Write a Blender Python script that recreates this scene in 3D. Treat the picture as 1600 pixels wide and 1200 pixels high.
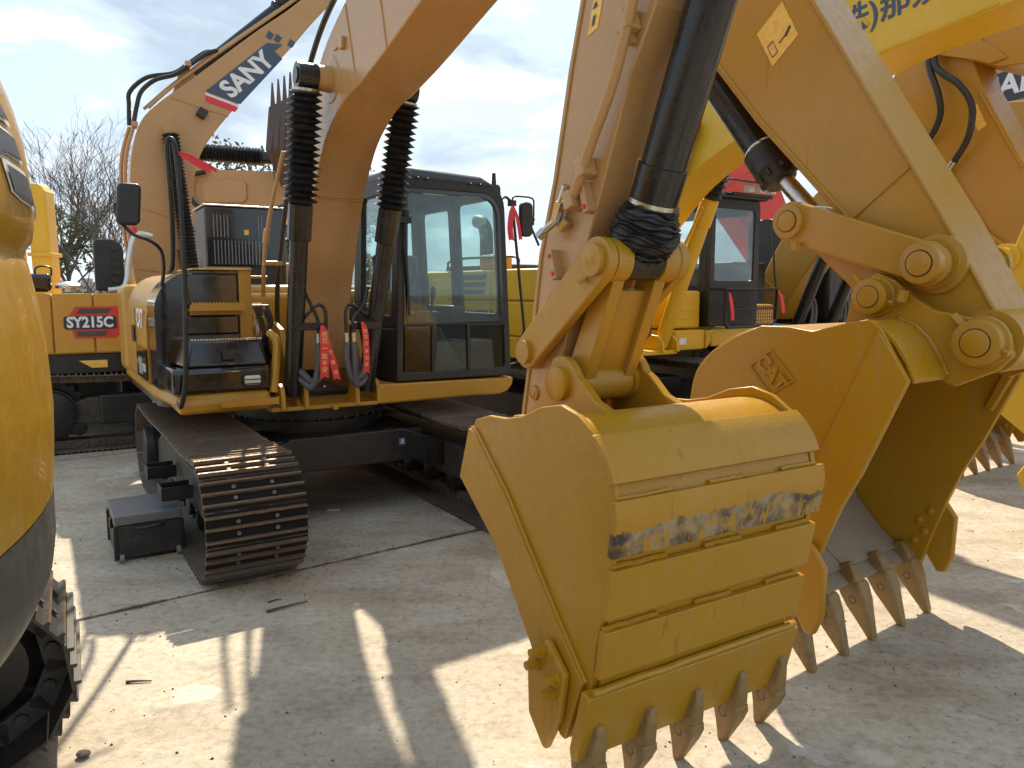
import bpy, bmesh, math, random
from mathutils import Vector, Matrix
R = math.radians
random.seed(7)
scene = bpy.context.scene
for o in list(bpy.data.objects): bpy.data.objects.remove(o)
col = scene.collection

# ------------------------------------------------------------------ camera
cam = bpy.data.objects.new('camera', bpy.data.cameras.new('camera'))
col.objects.link(cam); scene.camera = cam
cam.location = (0, 0, 1.75)
cam.rotation_euler = (math.pi/2 - math.atan(147/1200), 0, 0)
cam.data.sensor_width = 36; cam.data.lens = 27
cam.data.clip_start = 0.05; cam.data.clip_end = 2000

# ------------------------------------------------------------------ sky, sun, exposure
SUN_AZ, SUN_EL = R(-10), R(45)          # azimuth from +Y, negative = left of the view
world = bpy.data.worlds.new('World'); scene.world = world; world.use_nodes = True
nt = world.node_tree; N = nt.nodes; LK = nt.links; N.clear()
wout = N.new('ShaderNodeOutputWorld'); bg = N.new('ShaderNodeBackground')
sky = N.new('ShaderNodeTexSky'); sky.sky_type = 'NISHITA'; sky.sun_disc = False
sky.sun_elevation = SUN_EL; sky.sun_rotation = SUN_AZ
sky.air_density = 1.0; sky.dust_density = 2.2; sky.ozone_density = 1.2
geo = N.new('ShaderNodeTexCoord')
# clouds: planar projection of the view direction onto a cloud layer
sep = N.new('ShaderNodeSeparateXYZ'); LK.new(geo.outputs['Generated'], sep.inputs[0])
zz = N.new('ShaderNodeMath'); zz.operation = 'MAXIMUM'; zz.inputs[1].default_value = 0.0
LK.new(sep.outputs['Z'], zz.inputs[0])
za = N.new('ShaderNodeMath'); za.operation = 'ADD'; za.inputs[1].default_value = 0.22
LK.new(zz.outputs[0], za.inputs[0])
dx = N.new('ShaderNodeMath'); dx.operation = 'DIVIDE'; LK.new(sep.outputs['X'], dx.inputs[0]); LK.new(za.outputs[0], dx.inputs[1])
dy = N.new('ShaderNodeMath'); dy.operation = 'DIVIDE'; LK.new(sep.outputs['Y'], dy.inputs[0]); LK.new(za.outputs[0], dy.inputs[1])
cmb = N.new('ShaderNodeCombineXYZ'); LK.new(dx.outputs[0], cmb.inputs[0]); LK.new(dy.outputs[0], cmb.inputs[1])
mp = N.new('ShaderNodeMapping'); mp.inputs['Location'].default_value = (3.4, 1.2, 0.3); LK.new(cmb.outputs[0], mp.inputs[0])
def wnoise(scale, detail, rough, src, dist=0.0):
    n = N.new('ShaderNodeTexNoise'); n.inputs['Scale'].default_value = scale
    n.inputs['Detail'].default_value = detail; n.inputs['Roughness'].default_value = rough
    n.inputs['Distortion'].default_value = dist
    LK.new(src, n.inputs['Vector']); return n
def wramp(src, stops):
    r = N.new('ShaderNodeValToRGB'); LK.new(src, r.inputs[0])
    e = r.color_ramp.elements
    while len(e) > len(stops): e.remove(e[-1])
    while len(e) < len(stops): e.new(0.5)
    for k, (p, c) in enumerate(stops):
        e[k].position = p; e[k].color = (c[0], c[1], c[2], 1) if isinstance(c, tuple) else (c, c, c, 1)
    return r
n1 = wnoise(2.1, 9, 0.56, mp.outputs[0], 0.3)
cov = wramp(n1.outputs['Fac'], [(0.43, 0.0), (0.50, 0.65), (0.60, 1.0)])
# thicker cloud cores are greyer underneath
mp2 = N.new('ShaderNodeMapping'); mp2.inputs['Location'].default_value = (3.4, 1.33, 0.3); LK.new(cmb.outputs[0], mp2.inputs[0])
n2 = wnoise(2.1, 7, 0.56, mp2.outputs[0], 0.3)
shade = wramp(n2.outputs['Fac'], [(0.40, (9.3, 9.3, 9.3)), (0.46, (8.0, 8.4, 8.7)), (0.52, (5.4, 6.2, 7.0)), (0.62, (3.8, 4.7, 5.7))])
mix = N.new('ShaderNodeMixRGB'); mix.blend_type = 'MIX'
clr = N.new('ShaderNodeMixRGB'); clr.inputs[0].default_value = 0.62; LK.new(sky.outputs[0], clr.inputs[1]); clr.inputs[2].default_value = (3.9, 5.9, 7.6, 1)
LK.new(cov.outputs[0], mix.inputs[0]); LK.new(clr.outputs[0], mix.inputs[1]); LK.new(shade.outputs[0], mix.inputs[2])
# milky haze towards the horizon, the same all around
hz = wramp(zz.outputs[0], [(0.0, 0.6), (0.12, 0.2), (0.3, 0.0)])
mix2 = N.new('ShaderNodeMixRGB'); LK.new(hz.outputs[0], mix2.inputs[0]); LK.new(mix.outputs[0], mix2.inputs[1])
mix2.inputs[2].default_value = (7.0, 7.7, 8.3, 1)
LK.new(mix2.outputs[0], bg.inputs[0]); bg.inputs[1].default_value = 0.1
LK.new(bg.outputs[0], wout.inputs[0])

sun = bpy.data.objects.new('sun', bpy.data.lights.new('sun', 'SUN')); col.objects.link(sun)
sun.data.energy = 4.8; sun.data.angle = R(0.8); sun.data.color = (1.0, 0.88, 0.69)
sd = Vector((math.sin(SUN_AZ)*math.cos(SUN_EL), math.cos(SUN_AZ)*math.cos(SUN_EL), math.sin(SUN_EL)))
sun.rotation_euler = sd.to_track_quat('Z', 'Y').to_euler(); sun.location = (-6, 20, 20)

scene.view_settings.view_transform = 'Standard'; scene.view_settings.look = 'None'
scene.view_settings.gamma = 1; scene.view_settings.use_curve_mapping = False
scene.view_settings.exposure = 0.64
scene.render.engine = 'CYCLES'

# ------------------------------------------------------------------ materials
MATS = {}
def newmat(name):
    m = bpy.data.materials.new(name); m.use_nodes = True
    nt = m.node_tree; b = nt.nodes['Principled BSDF']
    return m, nt, b
def nnode(nt, t, **kw):
    n = nt.nodes.new(t)
    for k, v in kw.items():
        if k in n.inputs: n.inputs[k].default_value = v
        else: setattr(n, k, v)
    return n
def ramp(nt, src, stops):
    r = nt.nodes.new('ShaderNodeValToRGB'); nt.links.new(src, r.inputs[0]); e = r.color_ramp.elements
    while len(e) < len(stops): e.new(0.5)
    for k, (p, c) in enumerate(stops):
        e[k].position = p; e[k].color = (c[0], c[1], c[2], 1) if isinstance(c, tuple) else (c, c, c, 1)
    return r
def mixc(nt, fac, a, b):
    m = nt.nodes.new('ShaderNodeMixRGB')
    for i, s in ((0, fac), (1, a), (2, b)):
        if isinstance(s, (int, float)): m.inputs[i].default_value = s
        elif isinstance(s, tuple): m.inputs[i].default_value = (s[0], s[1], s[2], 1)
        else: nt.links.new(s, m.inputs[i])
    return m.outputs[0]
def paint(name, c, rough=0.34, dirt=0.25, dirtc=(0.30, 0.24, 0.16), bump=0.05, metal=0.0, coat=0.0, scale=1.0, streak=0.0, spec=0.5, world=False):
    """painted or bare metal: slight tone drift, dust in patches, optional run-off streaks, fine orange-peel bump"""
    m, nt, b = newmat(name)
    tc = nnode(nt, 'ShaderNodeTexCoord')
    if world:
        class tc: outputs = {'Object': nnode(nt, 'ShaderNodeNewGeometry').outputs['Position']}
    na = nnode(nt, 'ShaderNodeTexNoise', Scale=2.2*scale, Detail=6.0, Roughness=0.62); nt.links.new(tc.outputs['Object'], na.inputs['Vector'])
    nb = nnode(nt, 'ShaderNodeTexNoise', Scale=19.0*scale, Detail=8.0, Roughness=0.72); nt.links.new(tc.outputs['Object'], nb.inputs['Vector'])
    ra = ramp(nt, na.outputs['Fac'], [(0.35, 0.0), (0.72, 1.0)])
    rb = ramp(nt, nb.outputs['Fac'], [(0.42, 0.0), (0.74, 1.0)])
    mul = nnode(nt, 'ShaderNodeMath', operation='MULTIPLY'); nt.links.new(ra.outputs[0], mul.inputs[0]); nt.links.new(rb.outputs[0], mul.inputs[1])
    mul2 = nnode(nt, 'ShaderNodeMath', operation='MULTIPLY'); nt.links.new(mul.outputs[0], mul2.inputs[0]); mul2.inputs[1].default_value = dirt*2.0
    mul2.use_clamp = True
    base = mixc(nt, ra.outputs[0], tuple(x*0.93 for x in c), tuple(min(1, x*1.06) for x in c))
    colr = mixc(nt, mul2.outputs[0], base, dirtc)
    if streak > 0:
        mpn = nnode(nt, 'ShaderNodeMapping'); mpn.inputs['Scale'].default_value = (26, 26, 1.1); nt.links.new(tc.outputs['Object'], mpn.inputs[0])
        ns = nnode(nt, 'ShaderNodeTexNoise', Scale=1.0, Detail=5.0, Roughness=0.6); nt.links.new(mpn.outputs[0], ns.inputs['Vector'])
        rs = ramp(nt, ns.outputs['Fac'], [(0.52, 0.0), (0.8, streak)])
        mm = nnode(nt, 'ShaderNodeMath', operation='MULTIPLY'); nt.links.new(rs.outputs[0], mm.inputs[0]); nt.links.new(ra.outputs[0], mm.inputs[1])
        colr = mixc(nt, mm.outputs[0], colr, tuple(min(1, x*0.5+0.22) for x in dirtc))
    if streak > 0.2:
        mps = nnode(nt, 'ShaderNodeMapping'); mps.inputs['Scale'].default_value = (34, 34, 0.7); mps.inputs['Rotation'].default_value = (0.12, 0.2, 0.3); nt.links.new(tc.outputs['Object'], mps.inputs[0])
        nsx = nnode(nt, 'ShaderNodeTexNoise', Scale=1.0, Detail=2.0, Roughness=0.5); nt.links.new(mps.outputs[0], nsx.inputs['Vector'])
        r1 = ramp(nt, nsx.outputs['Fac'], [(0.66, 0.0), (0.70, 0.4)]); nm = nnode(nt, 'ShaderNodeTexNoise', Scale=1.4, Detail=3.0); nt.links.new(tc.outputs['Object'], nm.inputs['Vector']); r2 = ramp(nt, nm.outputs['Fac'], [(0.5, 0.0), (0.62, 1.0)])
        mq = nnode(nt, 'ShaderNodeMath', operation='MULTIPLY'); nt.links.new(r1.outputs[0], mq.inputs[0]); nt.links.new(r2.outputs[0], mq.inputs[1])
        colr = mixc(nt, mq.outputs[0], colr, tuple(x*0.45 for x in c))
        # small chips through to primer and rust
        vch = nnode(nt, 'ShaderNodeTexVoronoi', Scale=26.0); nt.links.new(tc.outputs['Object'], vch.inputs['Vector']); r3 = ramp(nt, vch.outputs['Distance'], [(0.05, 1.0), (0.09, 0.0)])
        nch = nnode(nt, 'ShaderNodeTexNoise', Scale=3.1, Detail=6.0, Roughness=0.7); nt.links.new(tc.outputs['Object'], nch.inputs['Vector']); r4 = ramp(nt, nch.outputs['Fac'], [(0.60, 0.0), (0.64, 1.0)])
        mr = nnode(nt, 'ShaderNodeMath', operation='MULTIPLY'); nt.links.new(r3.outputs[0], mr.inputs[0]); nt.links.new(r4.outputs[0], mr.inputs[1])
        colr = mixc(nt, mr.outputs[0], colr, (0.10, 0.05, 0.025))
    nt.links.new(colr, b.inputs['Base Color'])
    rr = nnode(nt, 'ShaderNodeMath', operation='MULTIPLY_ADD'); nt.links.new(rb.outputs[0], rr.inputs[0]); rr.inputs[1].default_value = 0.22; rr.inputs[2].default_value = rough
    nt.links.new(rr.outputs[0], b.inputs['Roughness'])
    b.inputs['Metallic'].default_value = metal; b.inputs['Specular IOR Level'].default_value = spec
    if coat: b.inputs['Coat Weight'].default_value = coat; b.inputs['Coat Roughness'].default_value = 0.06
    if bump:
        bp = nnode(nt, 'ShaderNodeBump', Strength=bump, Distance=0.02)
        nc = nnode(nt, 'ShaderNodeTexNoise', Scale=60.0*scale, Detail=4.0); nt.links.new(tc.outputs['Object'], nc.inputs['Vector'])
        ad = nnode(nt, 'ShaderNodeMath', operation='ADD'); nt.links.new(nc.outputs['Fac'], ad.inputs[0]); nt.links.new(na.outputs['Fac'], ad.inputs[1])
        nt.links.new(ad.outputs[0], bp.inputs['Height']); nt.links.new(bp.outputs[0], b.inputs['Normal'])
    MATS[name] = m; return m
def plain(name, c, rough=0.5, metal=0.0, emit=None):
    m, nt, b = newmat(name); b.inputs['Base Color'].default_value = (*c, 1); b.inputs['Roughness'].default_value = rough; b.inputs['Metallic'].default_value = metal
    tc = nnode(nt, 'ShaderNodeTexCoord'); n = nnode(nt, 'ShaderNodeTexNoise', Scale=35.0, Detail=5.0); nt.links.new(tc.outputs['Object'], n.inputs['Vector'])
    r = ramp(nt, n.outputs['Fac'], [(0.3, tuple(x*0.86 for x in c)), (0.7, tuple(min(1, x*1.1) for x in c))]); nt.links.new(r.outputs[0], b.inputs['Base Color'])
    MATS[name] = m; return m
YEL = paint('cat_yellow', (0.44, 0.222, 0.018), 0.30, 0.07, streak=0.22, dirtc=(0.22, 0.15, 0.07), bump=0.04)
YELB = paint('bucket_yellow', (0.43, 0.214, 0.006), 0.32, 0.12, streak=0.38, dirtc=(0.20, 0.13, 0.06), bump=0.08)
YELK = paint('bright_yellow', (0.70, 0.42, 0.015), 0.34, 0.12, streak=0.2)
TAN = paint('boom_tan_glare', (0.475, 0.258, 0.092), 0.20, 0.16, bump=0.03)  # machine paint made paler: some lens glare put into the colour
ORA = paint('orange_yellow', (0.56, 0.27, 0.03), 0.34, 0.14)
BLK = paint('gloss_black', (0.008, 0.008, 0.009), 0.10, 0.02, coat=0.6, bump=0.01)
BLKM = paint('matt_black', (0.012, 0.012, 0.013), 0.36, 0.08)
RUB = paint('rubber', (0.013, 0.013, 0.014), 0.42, 0.10, bump=0.1)
CYL = paint('cylinder_black', (0.010, 0.010, 0.011), 0.20, 0.04, streak=0.08)
GRY = paint('dark_grey', (0.055, 0.055, 0.05), 0.45, 0.2, streak=0.3)
LGRY = paint('grey_plastic', (0.20, 0.23, 0.25), 0.5, 0.15)
STEEL = paint('steel', (0.55, 0.53, 0.50), 0.22, 0.15, metal=1.0)
TRK = paint('track_steel', (0.115, 0.098, 0.080), 0.5, 0.8, dirtc=(0.26, 0.19, 0.13), bump=0.3, metal=0.1, world=True)
TRKE = paint('track_worn_edge', (0.19, 0.115, 0.062), 0.42, 0.6, dirtc=(0.07, 0.05, 0.04), bump=0.3, metal=0.5, world=True)
DUSTY = paint('dusty_black', (0.040, 0.035, 0.030), 0.55, 0.6, dirtc=(0.16, 0.125, 0.09))
SLOT = plain('slot_shadow', (0.006, 0.006, 0.006), 0.9)
BARE = paint('bare_steel_floor', (0.30, 0.235, 0.165), 0.5, 0.4, bump=0.12)
TOOTH = paint('tooth_worn', (0.30, 0.175, 0.055), 0.5, 0.7, dirtc=(0.13, 0.095, 0.065), bump=0.3, world=True)
RED = paint('ribbon_red', (0.72, 0.03, 0.05), 0.42, 0.03, bump=0.1)
REDP = paint('red_paint', (0.62, 0.045, 0.03), 0.4, 0.15)
GOLD = plain('gold_print', (0.85, 0.62, 0.18), 0.4)
WHT = plain('white_print', (0.75, 0.75, 0.75), 0.45)
DKB = plain('dark_print', (0.03, 0.035, 0.045), 0.35)
NAVY = plain('navy_print', (0.03, 0.035, 0.12), 0.4)
STK = plain('sticker_yellow', (0.85, 0.50, 0.09), 0.45)
CHR = paint('foil_silver', (0.62, 0.62, 0.62), 0.3, 0.1, metal=0.9)
HOSEG = paint('hose_sleeve', (0.09, 0.09, 0.10), 0.5, 0.2, bump=0.3)
# worn wear-plate: chipped paint over dark steel in ragged horizontal bands
def wornplate():
    m = paint('worn_plate', (0.43, 0.214, 0.006), 0.42, 0.2, streak=0.4)
    nt = m.node_tree; b = nt.nodes['Principled BSDF']
    src = b.inputs['Base Color'].links[0].from_socket
    tc = nnode(nt, 'ShaderNodeTexCoord'); sp = nnode(nt, 'ShaderNodeSeparateXYZ'); nt.links.new(tc.outputs['Generated'], sp.inputs[0])
    mpn = nnode(nt, 'ShaderNodeMapping'); mpn.inputs['Scale'].default_value = (16, 2, 5); nt.links.new(tc.outputs['Object'], mpn.inputs[0])
    ns = nnode(nt, 'ShaderNodeTexNoise', Scale=1.6, Detail=9.0, Roughness=0.7); nt.links.new(mpn.outputs[0], ns.inputs['Vector'])
    nl = nnode(nt, 'ShaderNodeTexNoise', Scale=3.0, Detail=5.0, Roughness=0.6); nt.links.new(tc.outputs['Object'], nl.inputs['Vector'])
    # wear height: a ragged dark band at mid height, broken paint below it, a chipped rim on the top edge
    def mad(x, m, c):
        n = nnode(nt, 'ShaderNodeMath', operation='MULTIPLY_ADD'); nt.links.new(x, n.inputs[0]); n.inputs[1].default_value = m
        if isinstance(c, float): n.inputs[2].default_value = c
        else: nt.links.new(c, n.inputs[2])
        return n.outputs[0]
    h1 = mad(nl.outputs['Fac'], 0.7, sp.outputs['Z']); h2 = mad(ns.outputs['Fac'], 0.5, h1); hh = mad(h2, 1.0, -0.60)
    edge = ramp(nt, hh, [(0.30, 0.0), (0.38, 1.0), (0.50, 1.0), (0.53, 0.0)]); low = ramp(nt, hh, [(0.0, 1.0), (0.30, 0.9), (0.40, 0.0)])
    ch = ramp(nt, ns.outputs['Fac'], [(0.44, 0.0), (0.49, 1.0)])
    rim = ramp(nt, mad(ns.outputs['Fac'], 0.5, sp.outputs['Z']), [(0.0, 0.0), (0.0, 0.0), (0.0, 0.0), (1.0, 0.0)])
    e2 = ramp(nt, ns.outputs['Fac'], [(0.38, 0.0), (0.44, 1.0)])
    def mth(op, x, y): 
        n = nnode(nt, 'ShaderNodeMath', operation=op); nt.links.new(x, n.inputs[0]); nt.links.new(y, n.inputs[1]); return n
    f = mth('MAXIMUM', mth('MULTIPLY', edge.outputs[0], e2.outputs[0]).outputs[0], mth('MULTIPLY', low.outputs[0], ch.outputs[0]).outputs[0])
    n3 = nnode(nt, 'ShaderNodeTexNoise', Scale=14.0, Detail=6.0); nt.links.new(tc.outputs['Object'], n3.inputs['Vector'])
    wc = ramp(nt, n3.outputs['Fac'], [(0.36, (0.035, 0.029, 0.022)), (0.48, (0.14, 0.10, 0.058)), (0.62, (0.33, 0.25, 0.15))])
    out = mixc(nt, f.outputs[0], src, wc.outputs[0])
    nt.links.new(out, b.inputs['Base Color']); return m
WORN = wornplate()
def glassmat(name, tint, dust, refl):
    m = bpy.data.materials.new(name); m.use_nodes = True; nt = m.node_tree; nt.nodes.clear()
    o = nnode(nt, 'ShaderNodeOutputMaterial'); tr = nnode(nt, 'ShaderNodeBsdfTransparent'); tr.inputs[0].default_value = (*tint, 1)
    gl = nnode(nt, 'ShaderNodeBsdfGlossy'); gl.inputs['Roughness'].default_value = 0.03; gl.inputs[0].default_value = (0.9, 0.95, 0.95, 1)
    df = nnode(nt, 'ShaderNodeBsdfDiffuse'); df.inputs[0].default_value = (0.42, 0.47, 0.50, 1)
    lw = nnode(nt, 'ShaderNodeLayerWeight'); lw.inputs[0].default_value = 0.5
    pw = nnode(nt, 'ShaderNodeMath', operation='POWER'); nt.links.new(lw.outputs['Facing'], pw.inputs[0]); pw.inputs[1].default_value = 3.5
    ad = nnode(nt, 'ShaderNodeMath', operation='MULTIPLY_ADD'); nt.links.new(pw.outputs[0], ad.inputs[0]); ad.inputs[1].default_value = 0.8; ad.inputs[2].default_value = refl; ad.use_clamp = True
    m1 = nnode(nt, 'ShaderNodeMixShader'); nt.links.new(ad.outputs[0], m1.inputs[0]); nt.links.new(tr.outputs[0], m1.inputs[1]); nt.links.new(gl.outputs[0], m1.inputs[2])
    tc = nnode(nt, 'ShaderNodeTexCoord'); n = nnode(nt, 'ShaderNodeTexNoise', Scale=3.0, Detail=6.0); nt.links.new(tc.outputs['Object'], n.inputs['Vector'])
    r = ramp(nt, n.outputs['Fac'], [(0.3, dust*0.6), (0.7, dust*1.4)])  # thin dust, also painting the grey-blue veil of reflections on the glass
    m2 = nnode(nt, 'ShaderNodeMixShader'); nt.links.new(r.outputs[0], m2.inputs[0]); nt.links.new(m1.outputs[0], m2.inputs[1]); nt.links.new(df.outputs[0], m2.inputs[2])
    nt.links.new(m2.outputs[0], o.inputs[0]); return m
GLASS = glassmat('cab_glass', (0.84, 0.93, 0.92), 0.07, 0.045)
GLASSD = glassmat('cab_glass_clear', (0.84, 0.94, 0.93), 0.025, 0.03)
GLASSL = glassmat('dark_lower_glass', (0.30, 0.34, 0.35), 0.02, 0.04)
GLASSK = glassmat('smoked_glass', (0.58, 0.66, 0.66), 0.10, 0.06)
LENS = paint('lamp_lens', (0.7, 0.7, 0.66), 0.08, 0.05, coat=0.6)
def concrete(name, tone):
    m, nt, b = newmat(name)
    class PosOut:                                   # world position, so that neighbouring slabs differ
        outputs = {'Object': nnode(nt, 'ShaderNodeNewGeometry').outputs['Position']}
    tc = PosOut
    def nz(s, d, r, vec=None): 
        n = nnode(nt, 'ShaderNodeTexNoise', Scale=s, Detail=d, Roughness=r); nt.links.new(vec or tc.outputs['Object'], n.inputs['Vector']); return n
    mpn = nnode(nt, 'ShaderNodeMapping'); mpn.inputs['Rotation'].default_value = (0, 0, R(20)); mpn.inputs['Scale'].default_value = (0.8, 1.7, 1); nt.links.new(tc.outputs['Object'], mpn.inputs[0])
    big, mid, fine, drag = nz(0.35, 6, 0.6), nz(1.7, 8, 0.68), nz(22, 8, 0.75), nz(2.2, 9, 0.7, mpn.outputs[0])
    t = tone
    c1 = ramp(nt, mid.outputs['Fac'], [(0.30, (t*0.76, t*0.61, t*0.44)), (0.50, (t*1.03, t*0.87, t*0.65)), (0.72, (t*1.22, t*1.09, t*0.88))])
    rb = ramp(nt, big.outputs['Fac'], [(0.38, 1.0), (0.60, 0.0)])
    c2 = mixc(nt, rb.outputs[0], c1.outputs[0], (t*0.76, t*0.67, t*0.54))
    c2m = nt.nodes.new('ShaderNodeMixRGB'); c2m.inputs[0].default_value = 0.5; nt.links.new(c1.outputs[0], c2m.inputs[1]); nt.links.new(c2, c2m.inputs[2])
    rd = ramp(nt, drag.outputs['Fac'], [(0.50, 0.0), (0.66, 0.75)])
    c3 = mixc(nt, rd.outputs[0], c2m.outputs[0], (t*0.62, t*0.50, t*0.36))      # dried mud smears
    dw = ramp(nt, drag.outputs['Fac'], [(0.30, 0.8), (0.40, 0.0)])
    c4 = mixc(nt, dw.outputs[0], c3, (t*1.28, t*1.24, t*1.15))                   # pale scuffs
    # oil and wet stains: soft spots from a stretched noise at metre scale
    st = nz(0.9, 4, 0.5, mpn.outputs[0]); rs = ramp(nt, st.outputs['Fac'], [(0.62, 0.0), (0.72, 0.6)])
    c5 = mixc(nt, rs.outputs[0], c4, (t*0.42, t*0.37, t*0.31))
    rf = ramp(nt, fine.outputs['Fac'], [(0.28, 0.55), (0.5, 1.0), (0.72, 1.2)])
    mm = nt.nodes.new('ShaderNodeMixRGB'); mm.blend_type = 'MULTIPLY'; mm.inputs[0].default_value = 1; nt.links.new(c5, mm.inputs[1]); nt.links.new(rf.outputs[0], mm.inputs[2])
    # dark specks
    vo = nnode(nt, 'ShaderNodeTexVoronoi', Scale=9.0); nt.links.new(tc.outputs['Object'], vo.inputs['Vector'])
    vr = ramp(nt, vo.outputs['Distance'], [(0.03, 0.8), (0.075, 0.0)])
    vm = nnode(nt, 'ShaderNodeMath', operation='MULTIPLY'); nt.links.new(vr.outputs[0], vm.inputs[0]); r9 = ramp(nt, mid.outputs['Fac'], [(0.5, 0.0), (0.56, 1.0)]); nt.links.new(r9.outputs[0], vm.inputs[1])
    c6 = mixc(nt, vm.outputs[0], mm.outputs[0], (0.05, 0.04, 0.035))
    # hairline cracks
    vc = nnode(nt, 'ShaderNodeTexVoronoi', Scale=0.55); vc.feature = 'DISTANCE_TO_EDGE'
    dm = nt.nodes.new('ShaderNodeMixRGB'); dm.inputs[0].default_value = 0.12; nt.links.new(tc.outputs['Object'], dm.inputs[1]); nt.links.new(mid.outputs['Color'], dm.inputs[2]); nt.links.new(dm.outputs[0], vc.inputs['Vector'])
    cr = ramp(nt, vc.outputs['Distance'], [(0.0, 0.25), (0.004, 0.0)])
    c7 = mixc(nt, cr.outputs[0], c6, (t*0.4, t*0.35, t*0.3))
    vd = nnode(nt, 'ShaderNodeVectorMath', operation='DOT_PRODUCT'); nt.links.new(tc.outputs['Object'], vd.inputs[0]); vd.inputs[1].default_value = (-math.sin(R(37)), math.cos(R(37)), 0)
    dd = nnode(nt, 'ShaderNodeMath', operation='SUBTRACT'); nt.links.new(vd.outputs['Value'], dd.inputs[0]); dd.inputs[1].default_value = 1.77*math.sin(R(37))+4.33*math.cos(R(37))
    ab = nnode(nt, 'ShaderNodeMath', operation='ABSOLUTE'); nt.links.new(dd.outputs[0], ab.inputs[0])
    jn = nz(5.0, 6, 0.7); ja = nnode(nt, 'ShaderNodeMath', operation='MULTIPLY_ADD'); nt.links.new(jn.outputs['Fac'], ja.inputs[0]); ja.inputs[1].default_value = -0.14; nt.links.new(ab.outputs[0], ja.inputs[2])
    jr = ramp(nt, ja.outputs[0], [(0.0, 0.75), (0.012, 0.0)]); jr.color_ramp.elements[0].position = 0.0
    jo = nnode(nt, 'ShaderNodeMath', operation='ADD'); nt.links.new(ja.outputs[0], jo.inputs[0]); jo.inputs[1].default_value = 0.055; nt.links.new(jo.outputs[0], jr.inputs[0])
    c8 = mixc(nt, jr.outputs[0], c7, (t*0.30, t*0.25, t*0.20))                    # damp dirt washed along the joint
    def streaks(rot, sc, lo, hi, amt, colr_, src):
        mq = nnode(nt, 'ShaderNodeMapping'); mq.inputs['Rotation'].default_value = (0, 0, R(rot)); mq.inputs['Scale'].default_value = (sc, 0.55, 1); nt.links.new(tc.outputs['Object'], mq.inputs[0])
        q1 = nz(1.0, 8, 0.72, mq.outputs[0]); q1.inputs['Distortion'].default_value = 0.6; q2 = nz(0.8, 3, 0.5)
        a1 = ramp(nt, q1.outputs['Fac'], [(lo, 0.0), (hi, amt)]); a2 = ramp(nt, q2.outputs['Fac'], [(0.48, 0.0), (0.6, 1.0)])
        mu = nnode(nt, 'ShaderNodeMath', operation='MULTIPLY'); nt.links.new(a1.outputs[0], mu.inputs[0]); nt.links.new(a2.outputs[0], mu.inputs[1])
        return mixc(nt, mu.outputs[0], src, colr_)
    c9 = streaks(-24, 9, 0.60, 0.74, 0.35, (t*1.45, t*1.40, t*1.30), c8)          # pale scrapes
    c9 = streaks(58, 12, 0.62, 0.72, 0.4, (t*0.5, t*0.42, t*0.33), c9)             # dark crawler scrapes
    # splashes of cement water / dried puddles and oil drips
    pu = nz(1.15, 7, 0.55); c9 = mixc(nt, ramp(nt, pu.outputs['Fac'], [(0.645, 0.0), (0.66, 0.5)]).outputs[0], c9, (t*1.30, t*1.25, t*1.16))
    oi = nz(2.3, 6, 0.6); c9 = mixc(nt, ramp(nt, oi.outputs['Fac'], [(0.66, 0.0), (0.70, 0.65)]).outputs[0], c9, (t*0.36, t*0.30, t*0.24))
    nt.links.new(c9, b.inputs['Base Color'])
    rr = ramp(nt, mid.outputs['Fac'], [(0.3, 0.62), (0.7, 0.85)]); nt.links.new(rr.outputs[0], b.inputs['Roughness'])
    bp = nnode(nt, 'ShaderNodeBump', Strength=0.6, Distance=0.012)
    ad = nnode(nt, 'ShaderNodeMath', operation='ADD'); nt.links.new(fine.outputs['Fac'], ad.inputs[0]); nt.links.new(drag.outputs['Fac'], ad.inputs[1])
    nt.links.new(ad.outputs[0], bp.inputs['Height']); nt.links.new(bp.outputs[0], b.inputs['Normal']); return m
CONC = concrete('concrete', 0.49)
JOINT = plain('joint_dirt', (0.075, 0.062, 0.05), 0.8)

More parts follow.
